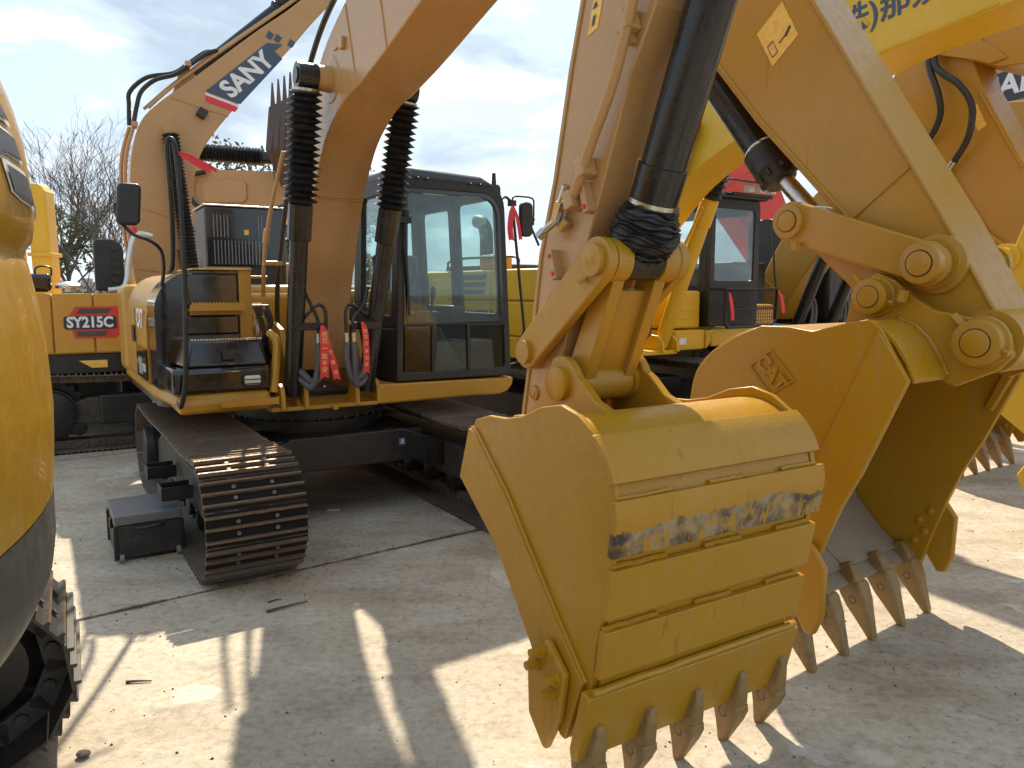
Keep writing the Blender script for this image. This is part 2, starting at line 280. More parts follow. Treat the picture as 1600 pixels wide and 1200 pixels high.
# ------------------------------------------------------------------ mesh helpers
def crv(pts, k=6, closed=False):
    P = [Vector(p) for p in pts]; n = len(P); out = []
    for i in range(n-1):
        a, b, c, d = P[max(i-1, 0)], P[i], P[i+1], P[min(i+2, n-1)]
        for j in range(k):
            t = j/k
            out.append(0.5*((2*b)+(c-a)*t+(2*a-5*b+4*c-d)*t*t+(3*b-a-3*c+d)*t**3))
    out.append(P[-1]); return out
class MB:
    def __init__(s): s.v = []; s.f = []
    def add(s, vs, fs):
        o = len(s.v); s.v += [tuple(v) for v in vs]; s.f += [tuple(i+o for i in f) for f in fs]; return s
    def box(s, c, d, rot=None):
        hx, hy, hz = d[0]/2, d[1]/2, d[2]/2
        vs = [Vector((x*hx, y*hy, z*hz)) for z in (-1, 1) for y in (-1, 1) for x in (-1, 1)]
        if rot: 
            m = Matrix.Rotation(rot[2], 3, 'Z') @ Matrix.Rotation(rot[1], 3, 'Y') @ Matrix.Rotation(rot[0], 3, 'X'); vs = [m @ v for v in vs]
        C = Vector(c); vs = [v+C for v in vs]
        return s.add(vs, [(0, 2, 3, 1), (4, 5, 7, 6), (0, 1, 5, 4), (2, 6, 7, 3), (0, 4, 6, 2), (1, 3, 7, 5)])
    def bx(s, x0, x1, y0, y1, z0, z1): return s.box(((x0+x1)/2, (y0+y1)/2, (z0+z1)/2), (abs(x1-x0), abs(y1-y0), abs(z1-z0)))
    def poly(s, pts, vec):
        P = [Vector(p) for p in pts]; n = len(P); W = Vector(vec)
        return s.add(P+[p+W for p in P], [tuple(range(n))[::-1], tuple(range(n, 2*n))]+[(i, (i+1) % n, n+(i+1) % n, n+i) for i in range(n)])
    def pyz(s, pts, x0, x1): return s.poly([(x0, p[0], p[1]) for p in pts], (x1-x0, 0, 0))
    def pxz(s, pts, y0, y1): return s.poly([(p[0], y0, p[1]) for p in pts], (0, y1-y0, 0))
    def pxy(s, pts, z0, z1): return s.poly([(p[0], p[1], z0) for p in pts], (0, 0, z1-z0))
    def lathe(s, p0, p1, prof, n=24, caps=True):
        """prof: (t, r) with t a fraction of p0..p1"""
        A, B = Vector(p0), Vector(p1); d = (B-A); L = d.length; d.normalize()
        u = d.orthogonal().normalized(); w = d.cross(u); vs = []; fs = []
        for t, r in prof:
            for k in range(n):
                a = 2*math.pi*k/n; vs.append(A+d*(L*t)+(u*math.cos(a)+w*math.sin(a))*r)
        for i in range(len(prof)-1):
            for k in range(n): fs.append((i*n+k, i*n+(k+1) % n, (i+1)*n+(k+1) % n, (i+1)*n+k))
        if caps: fs.append(tuple(range(n))[::-1]); fs.append(tuple(range((len(prof)-1)*n, len(prof)*n)))
        return s.add(vs, fs)
    def cyl(s, p0, p1, r, r1=None, n=20): return s.lathe(p0, p1, [(0, r), (1, r if r1 is None else r1)], n)
    def tube(s, pts, r, n=8, closed=False):
        P = [Vector(p) for p in pts]; vs = []; fs = []; m = len(P); u = None
        for i, p in enumerate(P):
            d = (P[min(i+1, m-1)]-P[max(i-1, 0)]).normalized()
            if u is None: u = d.orthogonal().normalized()
            else: u = (u-d*u.dot(d)).normalized()
            w = d.cross(u)
            rr = r(i/(m-1)) if callable(r) else r
            for k in range(n):
                a = 2*math.pi*k/n; vs.append(p+(u*math.cos(a)+w*math.sin(a))*rr)
        for i in range(m-1):
            for k in range(n): fs.append((i*n+k, i*n+(k+1) % n, (i+1)*n+(k+1) % n, (i+1)*n+k))
        fs.append(tuple(range(n))[::-1]); fs.append(tuple(range((m-1)*n, m*n)))
        return s.add(vs, fs)
    def ring(s, outer, inner, vec):
        """flat frame with a hole, extruded by vec (outer and inner have equal point counts)"""
        n = len(outer); W = Vector(vec); o = [Vector(p) for p in outer]; i = [Vector(p) for p in inner]
        vs = o+i+[p+W for p in o]+[p+W for p in i]; fs = []
        for k in range(n):
            j = (k+1) % n
            fs += [(k, j, n+j, n+k), (2*n+k, 3*n+k, 3*n+j, 2*n+j), (k, 2*n+k, 2*n+j, j), (n+k, n+j, 3*n+j, 3*n+k)]
        return s.add(vs, fs)
    def bellows(s, p0, p1, r0, r1, n, seg=24, jit=0.0):
        prof = [(0, r0)]
        for i in range(n):
            prof += [((i+0.5+random.uniform(-0.12, 0.12))/n, r1*(1+random.uniform(-jit, jit)*1.6)), ((i+1)/n, r0*(1+random.uniform(-jit, jit)*2))]
        return s.lathe(p0, p1, prof, seg)
    def build(s, name, mat, parent=None, smooth=35, bevel=0.0, seg=2):
        me = bpy.data.meshes.new(name); me.from_pydata(s.v, [], s.f)
        bm = bmesh.new(); bm.from_mesh(me); bmesh.ops.recalc_face_normals(bm, faces=bm.faces); bm.to_mesh(me); bm.free()
        me.materials.append(mat)
        if smooth: me.shade_smooth(); me.set_sharp_from_angle(angle=R(smooth))
        o = bpy.data.objects.new(name, me); col.objects.link(o)
        if parent: o.parent = parent
        if bevel:
            b = o.modifiers.new('bevel', 'BEVEL'); b.width = bevel; b.segments = seg; b.limit_method = 'ANGLE'; b.angle_limit = R(40)
        return o
def tag(o, label=None, cat=None, group=None, kind=None):
    for k, v in (('label', label), ('category', cat), ('group', group), ('kind', kind)):
        if v: o[k] = v
    return o
def thing(name, label, cat, loc, rz, group=None):
    o = bpy.data.objects.new(name, None); col.objects.link(o); o.location = loc; o.rotation_euler = (0, 0, R(rz)); o.empty_display_size = 0.2
    return tag(o, label, cat, group)
def copyo(o, parent, loc=None, rot=None):
    c = o.copy(); col.objects.link(c); c.parent = parent
    if loc is not None: c.location = loc
    if rot is not None: c.rotation_euler = rot
    return c
def text(name, s, size, mat, parent, o, r, u, extrude=0.002, align='LEFT', sx=1.0, bold=0.0, shear=0.0):
    """flat lettering as real mesh: o = origin, r = reading direction, u = up"""
    cu = bpy.data.curves.new(name, 'FONT'); cu.body = s; cu.size = size; cu.extrude = extrude; cu.align_x = align; cu.align_y = 'CENTER'
    cu.offset = bold; cu.shear = shear; cu.resolution_u = 3
    t = bpy.data.objects.new('tmp', cu); col.objects.link(t)
    dg = bpy.context.evaluated_depsgraph_get(); me = bpy.data.meshes.new_from_object(t.evaluated_get(dg))
    bpy.data.objects.remove(t); me.name = name; me.materials.clear(); me.materials.append(mat)
    rv = Vector(r).normalized(); uv = Vector(u); uv = (uv-rv*uv.dot(rv)).normalized(); nv = rv.cross(uv)
    M = Matrix(((rv.x*sx, uv.x, nv.x, o[0]), (rv.y*sx, uv.y, nv.y, o[1]), (rv.z*sx, uv.z, nv.z, o[2]), (0, 0, 0, 1)))
    me.transform(M)
    ob = bpy.data.objects.new(name, me); col.objects.link(ob)
    if parent: ob.parent = parent
    return ob
def arcpts(cx, cy, r, a0, a1, n):
    return [(cx+r*math.cos(R(a0+(a1-a0)*i/n)), cy+r*math.sin(R(a0+(a1-a0)*i/n))) for i in range(n+1)]
def rrect(x0, x1, z0, z1, rad, n=5):
    """rounded rectangle outline, counter-clockwise, radii (bl, br, tr, tl)"""
    if not isinstance(rad, tuple): rad = (rad,)*4
    out = []
    for (cx, cz, a, rr) in ((x0+rad[0], z0+rad[0], 180, rad[0]), (x1-rad[1], z0+rad[1], 270, rad[1]), (x1-rad[2], z1-rad[2], 0, rad[2]), (x0+rad[3], z1-rad[3], 90, rad[3])):
        out += arcpts(cx, cz, rr, a, a+90, n)
    return out
def lerp(a, b, t): return tuple(x+(y-x)*t for x, y in zip(a, b))
def taper_plate(pts, r0=0):
    return pts
def link_plate(p, q, rp, rq, n=8):
    """outline (y,z) of a link bar with round ends of radius rp at p and rq at q"""
    a = math.degrees(math.atan2(q[1]-p[1], q[0]-p[0]))
    return arcpts(p[0], p[1], rp, a+90, a+270, n)+arcpts(q[0], q[1], rq, a-90, a+90, n)

# ------------------------------------------------------------------ ground
def ground():
    b = MB(); b.add([(-300, -120, -0.03), (300, -120, -0.03), (300, 500, -0.03), (-300, 500, -0.03)], [(0, 1, 2, 3)])
    g = tag(b.build('ground', JOINT, None, 0), kind='structure')
    far = MB()
    # concrete slabs laid along the joint that crosses the yard
    a = R(37); ex = Vector((math.cos(a), math.sin(a), 0)); ey = Vector((-math.sin(a), math.cos(a), 0)); P0 = Vector((-1.77, 4.33, 0))
    rnd = random.Random(3)
    W, L = 4.5, 6.0
    ndl = 0
    for j in range(-4, 12):
        for i in range(-7, 9):
            c = P0+ex*(i*L+(1.0 if j % 2 else 5.9))+ey*((j+0.5)*W)
            if c.y < -6 or c.y > 34: continue
            gap = 0.014
            sl = MB(); d = rnd.uniform(-0.002, 0.002)
            n = 24
            # long edges slightly ragged
            top = [ex*(-L/2+gap/2+(L-gap)*k/n)+ey*(-W/2+gap/2+rnd.uniform(0, 0.018)) for k in range(n+1)]
            bot = [ex*(L/2-gap/2-(L-gap)*k/n)+ey*(W/2-gap/2-rnd.uniform(0, 0.018)) for k in range(n+1)]
            pts = [Vector((p.x, p.y, -0.06)) for p in top+bot]
            sl.poly(pts, (0, 0, 0.06+d)); o = sl.build('slab', CONC, g, 0); o.location = c
            ndl += 1
    fb = MB(); fb.add([(-300, 28, -0.012), (300, 28, -0.012), (300, 500, -0.012), (-300, 500, -0.012)], [(0, 1, 2, 3)])
    fb.build('outer_yard', CONC, g, 0)
ground()

# ------------------------------------------------------------------ shared excavator parts
def shoe_mesh(width, pitch, h=0.024):
    """one triple-grouser track shoe: plate in local x (width) / y (pitch), grousers pointing to +z"""
    b = MB(); w = width/2; t = 0.010
    prof = [(-pitch*0.53, 0), (-pitch*0.53, t), (-pitch*0.42, t+0.002), (-pitch*0.405, t+h), (-pitch*0.345, t+h), (-pitch*0.325, t+0.001),
            (-pitch*0.055, t), (-pitch*0.035, t+h*0.9), (pitch*0.03, t+h*0.9), (pitch*0.05, t),
            (pitch*0.30, t+0.001), (pitch*0.32, t+h), (pitch*0.385, t+h), (pitch*0.40, t+0.002), (pitch*0.47, t), (pitch*0.47, 0)]
    b.pyz(prof, -w, w)
    for sx in (-0.11, 0.11):
        for sy in (-0.19, 0.17): b.cyl((sx, pitch*sy, t), (sx, pitch*sy, t+0.014), 0.013, n=6)
    b.pxy([(p[0], p[1]*pitch) for p in rrect(-0.032, 0.032, 0.115, 0.235, 0.02, 3)], t-0.004, t+0.0012)      # raised black patch painting the dark inside of a mud slot
    return b
def make_track(root, xc, y0, y1, rad, width, pitch=0.171, sag=0.02, xf=0.0, detail=True, side=-1, mat=None):
    """crawler: y0 (front) .. y1 (rear) extremes, rad = outer radius of the end wheels; track > shoes; track_frame > rollers"""
    mat = mat or TRK; rr = rad-0.034; ya, yb = y0+rad, y1-rad; zc = rad
    L1 = yb-ya; La = math.pi*rr; per = 2*L1+2*La
    n = int(round(per/pitch)); pit = per/n
    def at(s):
        s %= per
        if s < L1: return (ya+s, zc-rr, -math.pi/2, 'b')                       # bottom run, front to rear
        s -= L1
        if s < La: a = -math.pi/2+s/rr; return (yb+rr*math.cos(a), zc+rr*math.sin(a), a, 'r')
        s -= La
        if s < L1:
            t = s/L1; z = zc+rr-sag*math.sin(math.pi*t)-sag*0.4*math.sin(3*math.pi*t); return (yb-s, z, math.pi/2, 't')
        s -= L1; a = math.pi/2+s/rr; return (ya+rr*math.cos(a), zc+rr*math.sin(a), a, 'f')
    chain = MB()
    for k in range(n):
        y, z, a, _ = at(k*pit)
        for sx in (-0.085, 0.085):
            chain.box((xc+sx, y-math.cos(a)*0.045, z-math.sin(a)*0.045), (0.035, pit*1.08, 0.085), (a-math.pi/2, 0, 0))
        chain.cyl((xc-0.12, y-math.cos(a)*0.05, z-math.sin(a)*0.05), (xc+0.12, y-math.cos(a)*0.05, z-math.sin(a)*0.05), 0.024, n=8)
    tr = chain.build('track', mat, root, 0)
    first = None
    for k in range(n):
        y, z, a, _ = at(k*pit+0.02)
        loc, rot = (xc, y, z), (a-math.pi/2+random.uniform(-0.012, 0.012), 0, 0)
        if first is None:
            first = shoe_mesh(width, pit).build('track_shoe', mat, tr, 0); first.location = loc; first.rotation_euler = rot
            first.data.materials.append(TRKE); first.data.materials.append(SLOT)
            for p in first.data.polygons:
                if p.center.z > 0.0295 and abs(p.normal.z) > 0.8: p.material_index = 1
                elif abs(p.center.x) < 0.05 and 0.0104 < p.center.z < 0.0115 and abs(p.normal.z) > 0.9: p.material_index = 2
        else: copyo(first, tr, loc, rot)
    fr = MB(); fw = 0.17
    prof = [(ya+0.12, zc-0.13), (ya+0.05, zc-0.03), (ya+0.1, zc+0.10), (ya+0.35, zc+0.15), (yb-0.35, zc+0.15), (yb-0.1, zc+0.05), (yb-0.12, zc-0.14)]
    fr.pyz(prof, xc-fw, xc+fw)
    f = fr.build('track_frame', DUSTY, root, 30, 0.02)
    nr = 6
    for k in range(nr):
        y = ya+0.25+(yb-ya-0.5)*k/(nr-1); q = MB(); q.lathe((xc-0.16, y, zc-0.18), (xc+0.16, y, zc-0.18), [(0, 0.06), (0.02, 0.085), (0.25, 0.085), (0.27, 0.065), (0.73, 0.065), (0.75, 0.085), (0.98, 0.085), (1, 0.06)], 16)
        q.build('roller', BLKM, f)
    q = MB(); q.lathe((xc-0.11, ya, zc), (xc+0.11, ya, zc), [(0, 0.1), (0.03, rr-0.13), (0.2, rr-0.1), (0.3, rr-0.075), (0.7, rr-0.075), (0.8, rr-0.1), (0.97, rr-0.13), (1, 0.1)], 28); q.build('idler_wheel', BLKM, root)
    q = MB(); pts = []
    nt_ = 21
    for k in range(nt_*2):
        a = math.pi*k/nt_; r2 = rr-0.055 if k % 2 else rr-0.10
        pts.append((yb+r2*math.cos(a), zc+r2*math.sin(a)))
    q.pyz(pts, xc-0.035, xc+0.035); q.cyl((xc-0.2, yb, zc), (xc+0.2, yb, zc), rr-0.15, n=28); q.lathe((xc+side*0.2, yb, zc), (xc+side*0.27, yb, zc), [(0, rr-0.17), (0.8, rr-0.18), (1, rr-0.22)], 28)
    q.build('sprocket', BLKM, root)
    return tr, f
def tooth_pair(up, L, w=0.085):
    """adapter and tooth in local coordinates: points to -z, width x, thickness y; lip edge at z = 0"""
    def loft(b, secs):
        vs = []
        for (z, hw, y0, y1, c) in secs:                      # chamfered section
            vs += [(-hw+c, y0, z), (hw-c, y0, z), (hw, y0+c, z), (hw, y1-c, z), (hw-c, y1, z), (-hw+c, y1, z), (-hw, y1-c, z), (-hw, y0+c, z)]
        fs = [tuple(range(8))[::-1], tuple(range((len(secs)-1)*8, len(secs)*8))]
        for i in range(len(secs)-1):
            for k in range(8): fs.append((i*8+k, i*8+(k+1) % 8, (i+1)*8+(k+1) % 8, (i+1)*8+k))
        b.add(vs, fs)
    ad = MB()
    loft(ad, [(up, w*0.20, -0.034, 0.0, 0.004), (up*0.9, w*0.26, -0.044, 0.03, 0.005), (up*0.35, w*0.42, -0.056, 0.05, 0.008), (0.0, w*0.5, -0.060, 0.052, 0.01), (-0.035, w*0.46, -0.056, 0.048, 0.01)])
    to = MB()
    loft(to, [(-0.006, w*0.50, -0.064, 0.056, 0.008), (-0.028, w*0.58, -0.068, 0.058, 0.01), (-L*0.34, w*0.55, -0.060, 0.052, 0.012), (-L*0.55, w*0.44, -0.046, 0.040, 0.012), (-L*0.78, w*0.33, -0.030, 0.026, 0.009), (-L*0.93, w*0.26, -0.019, 0.016, 0.005), (-L, w*0.15, -0.010, 0.008, 0.003)])
    pn = MB(); pn.cyl((-w*0.575, -0.004, -L*0.27), (w*0.575, -0.004, -L*0.27), 0.016, n=14)
    pg = MB(); pg.cyl((-w*0.57, -0.004, -L*0.27), (w*0.57, -0.004, -L*0.27), 0.020, n=14)
    return ad, to, pn, pg
def put_teeth(bucket, xs, y, z, rx, up=0.15, L=0.20, w=0.085, jit=0.03):
    parts = None
    for x in xs:
        rot = (rx+random.uniform(-jit, jit), 0, random.uniform(-jit, jit)); loc = (x, y, z)
        if parts is None:
            ad, to, pn, pg = tooth_pair(up, L, w)
            parts = [ad.build('tooth_adapter', TOOTH, bucket, 40, 0.004), to.build('tooth', TOOTH, bucket, 40, 0.004), pn.build('tooth_pin', TOOTH, bucket), pg.build('tooth_pin_groove', BLKM, bucket)]
            for q in parts: q.location = loc; q.rotation_euler = rot
        else:
            for q in parts: copyo(q, bucket, loc, rot)
def plate_along(b, prof, s0, s1, off, th, x0, x1):
    """a plate lying on the outside of profile prof (list of (y,z)) between profile lengths s0 and s1"""
    P = [Vector((p[0], p[1])) for p in prof]; acc = [0]
    for i in range(len(P)-1): acc.append(acc[-1]+(P[i+1]-P[i]).length)
    def at(s):
        for i in range(len(P)-1):
            if s <= acc[i+1]+1e-9:
                t = (s-acc[i])/(acc[i+1]-acc[i]); d = (P[i+1]-P[i]).normalized(); return P[i].lerp(P[i+1], t), Vector((-d.y, d.x))
        d = (P[-1]-P[-2]).normalized(); return P[-1], Vector((-d.y, d.x))
    ss = [s0]+[a for a in acc if s0 < a < s1]+[s1]
    A = [at(s) for s in ss]
    o = [p+n*(off+th) for p, n in A]; i = [p+n*off for p, n in A]
    b.pyz([tuple(p) for p in o]+[tuple(p) for p in i[::-1]], x0, x1)
    return acc[-1]
def shell(prof, th, x0, x1):
    b = MB(); P = [Vector((p[0], p[1])) for p in prof]; inn = []
    for i in range(len(P)):
        d = (P[min(i+1, len(P)-1)]-P[max(i-1, 0)]).normalized(); inn.append(P[i]+Vector((d.y, -d.x))*th)
    n = len(P); vs = []; fs = []
    for x in (x0, x1):
        vs += [(x, p.x, p.y) for p in P]+[(x, p.x, p.y) for p in inn]
    m = 2*n
    for i in range(n-1):
        fs += [(i, i+1, m+i+1, m+i), (n+i, m+n+i, m+n+i+1, n+i+1), (i, n+i, n+i+1, i+1), (m+i, m+i+1, m+n+i+1, m+n+i)]
    fs += [(0, m, m+n, n), (n-1, 2*n-1, m+2*n-1, m+n-1)]
    b.add(vs, fs); return b
def dense(prof, k=4): return [(p.x, p.y) for p in crv([(a, b, 0) for a, b in prof], k)]
def pin(b, x0, x1, y, z, r): 
    b.lathe((x0, y, z), (x1, y, z), [(0, r*0.9), (0.03, r), (0.97, r), (1, r*0.9)], 28); return b

# ================================================================== main excavator (faces the camera)
def main_excavator():
    r = thing('excavator', 'yellow excavator with black cab, bellows boom cylinders and its bucket resting nearest the camera', 'excavator', (-1.779, 6.554, 0), 32)
    # ---------------- undercarriage
    CX = 0.05
    make_track(r, CX-0.97, -2.07, 1.3, 0.375, 0.58, 0.195)
    make_track(r, CX+0.97, -2.07, 1.3, 0.375, 0.58, 0.195, side=1)
    b = MB()                                            # X-shaped car body between the tracks
    b.pxz([(CX-0.80, 0.30), (CX-0.80, 0.50), (CX-0.45, 0.66), (CX+0.45, 0.66), (CX+0.80, 0.52), (CX+0.80, 0.32), (CX+0.5, 0.40), (CX-0.5, 0.40)], -0.95, -0.80)
    b.pxz([(CX-0.80, 0.30), (CX-0.80, 0.50), (CX-0.45, 0.66), (CX+0.45, 0.66), (CX+0.80, 0.52), (CX+0.80, 0.32), (CX+0.5, 0.40), (CX-0.5, 0.40)], 0.25, 0.4)
    b.pxy([(CX-0.62, -0.9), (CX+0.62, -0.9), (CX+0.62, 0.35), (CX-0.62, 0.35)], 0.42, 0.645)
    cb = b.build('car_body', BLKM, r, 30, 0.012)
    for (x, z) in ((CX-0.62, 0.49), (CX+0.42, 0.555)):
        q = MB(); q.bx(x-0.03, x+0.03, -0.957, -0.952, z-0.032, z+0.032); st = q.build('sticker', NAVY, cb, 0)
        text('sticker_print', '\u6d3e', 0.05, WHT, cb, (x, -0.959, z), (1, 0, 0), (0, 0, 1), 0.001, 'CENTER')
    b = MB(); b.lathe((0, -0.1, 0.64), (0, -0.1, 0.90), [(0, 0.60), (0.35, 0.60), (0.36, 0.56), (0.45, 0.56), (0.46, 0.62), (0.8, 0.62), (0.81, 0.58), (1, 0.58)], 48)
    for k in range(36):
        a = 2*math.pi*k/36; b.cyl((0.605*math.cos(a), -0.1+0.605*math.sin(a), 0.74), (0.605*math.cos(a), -0.1+0.605*math.sin(a), 0.775), 0.016, n=6)
    b.build('swing_ring', BLKM, r)
    # fenders / chain guards on the left track frame
    for y in (-1.0, -0.3):
        b = MB(); b.bx(CX-1.36, CX-1.345, y-0.09, y+0.09, 0.36, 0.45); b.bx(CX-1.345, CX-1.16, y-0.09, y-0.075, 0.36, 0.45); b.bx(CX-1.345, CX-1.16, y+0.075, y+0.09, 0.36, 0.45)
        b.build('step_bracket', BLKM, r, 0, 0.004)
    # ---------------- platform
    b = MB(); b.pxy([(-1.17, -0.97), (-0.54, -1.0), (-0.54, 1.5), (-1.24, 1.5), (-1.24, -0.3)], 0.945, 1.045)
    b.build('side_deck', YEL, r, 30, 0.05, 3)
    b = MB(); b.pyz([(-0.99, 0.905), (-1.0, 1.0), (-0.94, 1.03), (-0.3, 1.03), (-0.3, 0.93)], -1.16, -0.545); b.build('deck_bumper', YEL, r, 30, 0.03, 3)
    b = MB(); b.pxz([(0.27, 0.875), (0.255, 1.03), (1.49, 1.015), (1.48, 0.95), (1.43, 0.90), (1.36, 0.88)], -1.0, -0.85); b.pxy([(0.27, -0.85), (1.44, -0.85), (1.44, 0.9), (0.27, 0.9)], 0.89, 1.02)
    b.build('cab_sill', YEL, r, 30, 0.018)
    b = MB(); b.pxy([(-0.54, -0.97), (0.26, -1.0), (0.26, 1.4), (-0.54, 1.4)], 0.875, 0.905); b.bx(-0.1, -0.06, -1.02, -0.99, 0.865, 0.905); b.build('front_plate', YEL, r, 30, 0.006)
    b = MB(); b.pxy(rrect(-1.2, 1.3, -0.5, 1.6, 0.2), 0.895, 0.94); b.build('revolving_frame', BLKM, r, 30)
    # upright plates that carry the boom foot
    for x in (-0.33, 0.27):
        b = MB(); b.pyz([(-0.95, 0.905), (-0.86, 1.0), (-0.72, 1.12), (-0.55, 1.45), (-0.35, 1.5), (-0.1, 1.4), (0.3, 1.2), (1.2, 1.15), (1.2, 0.905)], x-0.02, x+0.02); b.build('boom_foot_plate', YEL, r, 30, 0.006)
    # step at the front of the left deck
    b = MB(); b.bx(-0.90, -0.52, -1.10, -1.0, 0.955, 0.975); b.bx(-0.90, -0.52, -1.105, -1.095, 0.955, 1.0)
    for k in range(19): b.pxz([(-0.895+k*0.02, 0.998), (-0.885+k*0.02, 1.010), (-0.875+k*0.02, 0.998)], -1.105, -1.095)
    b.build('step', YEL, r, 0, 0.002)
    # ---------------- right-hand side box (black tool box, hood, fuel tank)
    b = MB(); b.pyz([(-0.975, 1.05), (-0.985, 1.2), (-0.955, 1.22), (-0.35, 1.22), (-0.35, 1.05)], -1.19, -0.545); tb = b.build('tool_box', BLK, r, 30, 0.018, 3)
    b = MB(); b.poly([(-1.08, -0.96, 1.222), (-0.55, -0.96, 1.222), (-0.55, -0.4, 1.222), (-1.08, -0.4, 1.222)], (0, 0, 0.001))
    b = MB()
    lo = [(-1.10, -0.965), (-0.55, -0.965), (-0.55, -0.35), (-1.17, -0.35)]; hi = [(-1.06, -0.90), (-0.58, -0.90), (-0.565, -0.35), (-1.14, -0.35)]
    b.add([(x, y, 1.223) for x, y in lo]+[(x, y, 1.405) for x, y in hi], [(0, 3, 2, 1), (4, 5, 6, 7), (0, 1, 5, 4), (1, 2, 6, 5), (2, 3, 7, 6), (3, 0, 4, 7)]); lid = b.build('tool_box_lid', BLK, r, 30, 0.022, 3)
    b = MB()
    for k in range(24): b.box((-1.04+k*0.02, -0.885, 1.408), (0.012, 0.03, 0.012))
    b.build('tread_strip', STEEL, lid, 0)
    b = MB(); b.bx(-0.86, -0.78, -0.972, -0.945, 1.27, 1.33); b.build('latch', BLKM, lid, 0, 0.006)
    b = MB(); b.pxz(rrect(-0.735, -0.605, 1.075, 1.185, 0.02), -0.995, -0.975); hd = b.build('headlight', BLKM, tb, 30, 0.004)
    b = MB(); b.pxz(rrect(-0.725, -0.615, 1.09, 1.155, 0.015), -1.0, -0.99); b.build('lens', LENS, tb, 30, 0.004)
    b = MB()
    for z in (1.10, 1.13): b.tube([(-0.74, -0.98, z), (-0.74, -1.02, z), (-0.60, -1.02, z), (-0.60, -0.98, z)], 0.004, 6)
    b.build('lamp_guard', BLKM, tb)
    # hood: rounded top-left corner
    def hoodprof(x0, ins=0.0):
        return [(-0.555, 1.05), (-0.555, 1.885-ins), (-0.95, 1.885-ins)]+arcpts(-0.93, 1.595, 0.29-ins, 92, 178, 8)+[(x0+ins, 1.5), (x0+ins, 1.05)]
    b = MB(); b.pxz(hoodprof(-1.22), -0.53, -0.12); b.build('fuel_tank', BLK, r, 30, 0.035, 3)
    b = MB(); b.pxz(hoodprof(-1.235, 0.005), -0.115, 1.25); hs = b.build('side_hood', YEL, r, 30, 0.02, 3)
    b = MB(); b.bx(-1.243, -1.238, -0.10, 0.5, 1.06, 1.30); b.build('lower_side_panel', BLK, hs, 0)
    text('model_lettering', '313D', 0.085, WHT, hs, (-1.246, 0.02, 1.15), (0, -1, 0), (0, 0, 1), 0.001, 'CENTER')
    b = MB(); b.bx(-1.245, -1.24, 0.14, 0.36, 1.09, 1.22); b.build('label_plate', LGRY, hs, 0)
    text('emblem', 'CAT', 0.20, WHT, hs, (-1.237, 0.22, 1.52), (0, -1, 0), (0, 0, 1), 0.001, 'CENTER', bold=0.006)
    b = MB(); b.bx(-1.243, -1.236, 0.62, 0.78, 1.32, 1.46); b.build('side_latch', BLKM, hs, 0, 0.004)
    b = MB(); b.bx(-1.24, -1.236, 0.5, 0.508, 1.06, 1.6)
    b.build('door_gap', BLKM, hs, 0)
    b = MB()
    cwp = [(-1.24, 1.26), (-1.27, 1.5), (-1.22, 1.8), (-1.0, 2.0), (-0.4, 2.1), (0.4, 2.1), (1.0, 2.0), (1.2, 1.8), (1.25, 1.26)]
    b.pxy(cwp, 1.0, 1.8); b.build('counterweight', YEL, r, 30, 0.08, 4)
    b = MB(); b.bx(-0.54, 0.38, 0.45, 1.25, 1.05, 1.72); b.bx(0.38, 1.25, 0.72, 1.25, 1.05, 1.75); b.build('engine_hood', YEL, r, 30, 0.05, 3)
    # black front hood panel, yellow column and anti-slip top plate
    b = MB(); b.bx(-1.0, -0.645, -0.555, -0.525, 1.64, 1.87); b.build('hood_panel', BLK, r, 30, 0.014)
    b = MB(); b.bx(-1.02, -0.645, -0.55, -0.525, 1.425, 1.565); b.build('lower_hood_panel', BLK, r, 30, 0.014)
    b = MB(); b.bx(-0.64, -0.55, -0.56, -0.10, 1.05, 1.895); b.bx(-0.96, -0.545, -0.575, 0.1, 1.893, 1.905); b.build('hood_column', YEL, r, 30, 0.006)
    b = MB()
    for k in range(20): b.box((-0.86+k*0.016, -0.55, 1.911), (0.010, 0.04, 0.012))
    b.build('top_tread_strip', YEL, r, 0)
    b = MB(); b.bx(-1.0, -0.625, -0.68, -0.55, 1.60, 1.615); b.bx(-1.0, -0.625, -0.685, -0.675, 1.60, 1.655); b.bx(-0.99, -0.64, -0.565, -0.555, 1.57, 1.64)
    for k in range(16): b.pxz([(-0.995+k*0.023, 1.653), (-0.984+k*0.023, 1.668), (-0.972+k*0.023, 1.653)], -0.685, -0.675)
    b.build('hood_step', YEL, r, 0, 0.003)
    # ---------------- grab rail loop and right-hand mirror
    b = MB(); b.tube(crv([(-1.15, -0.93, 1.0), (-1.145, -1.0, 0.98), (-1.11, -1.02, 1.2), (-1.085, -1.01, 1.85), (-1.085, -1.0, 2.4), (-1.10, -1.0, 2.66), (-1.125, -0.99, 2.72), (-1.145, -0.98, 2.66), (-1.125, -0.9, 2.3), (-1.105, -0.7, 1.95), (-1.10, -0.5, 1.88)], 5), 0.017, 10); b.build('grab_rail', BLKM, r)
    b = MB(); b.tube(crv([(-1.15, -0.45, 1.78), (-1.155, -0.62, 1.9), (-1.18, -0.72, 2.02), (-1.26, -0.8, 2.08), (-1.36, -0.8, 2.12), (-1.44, -0.8, 2.22), (-1.45, -0.8, 2.31)], 5), 0.013, 10); b.build('mirror_arm', BLKM, r)
    b = MB(); hd = rrect(-0.072, 0.072, -0.135, 0.135, 0.035); b.pxz([(x-1.375+z*0.08, z+2.305) for x, z in hd], -0.86, -0.80); b.cyl((-1.45, -0.80, 2.31), (-1.40, -0.80, 2.31), 0.022); b.build('mirror', BLKM, r, 30, 0.018, 3)
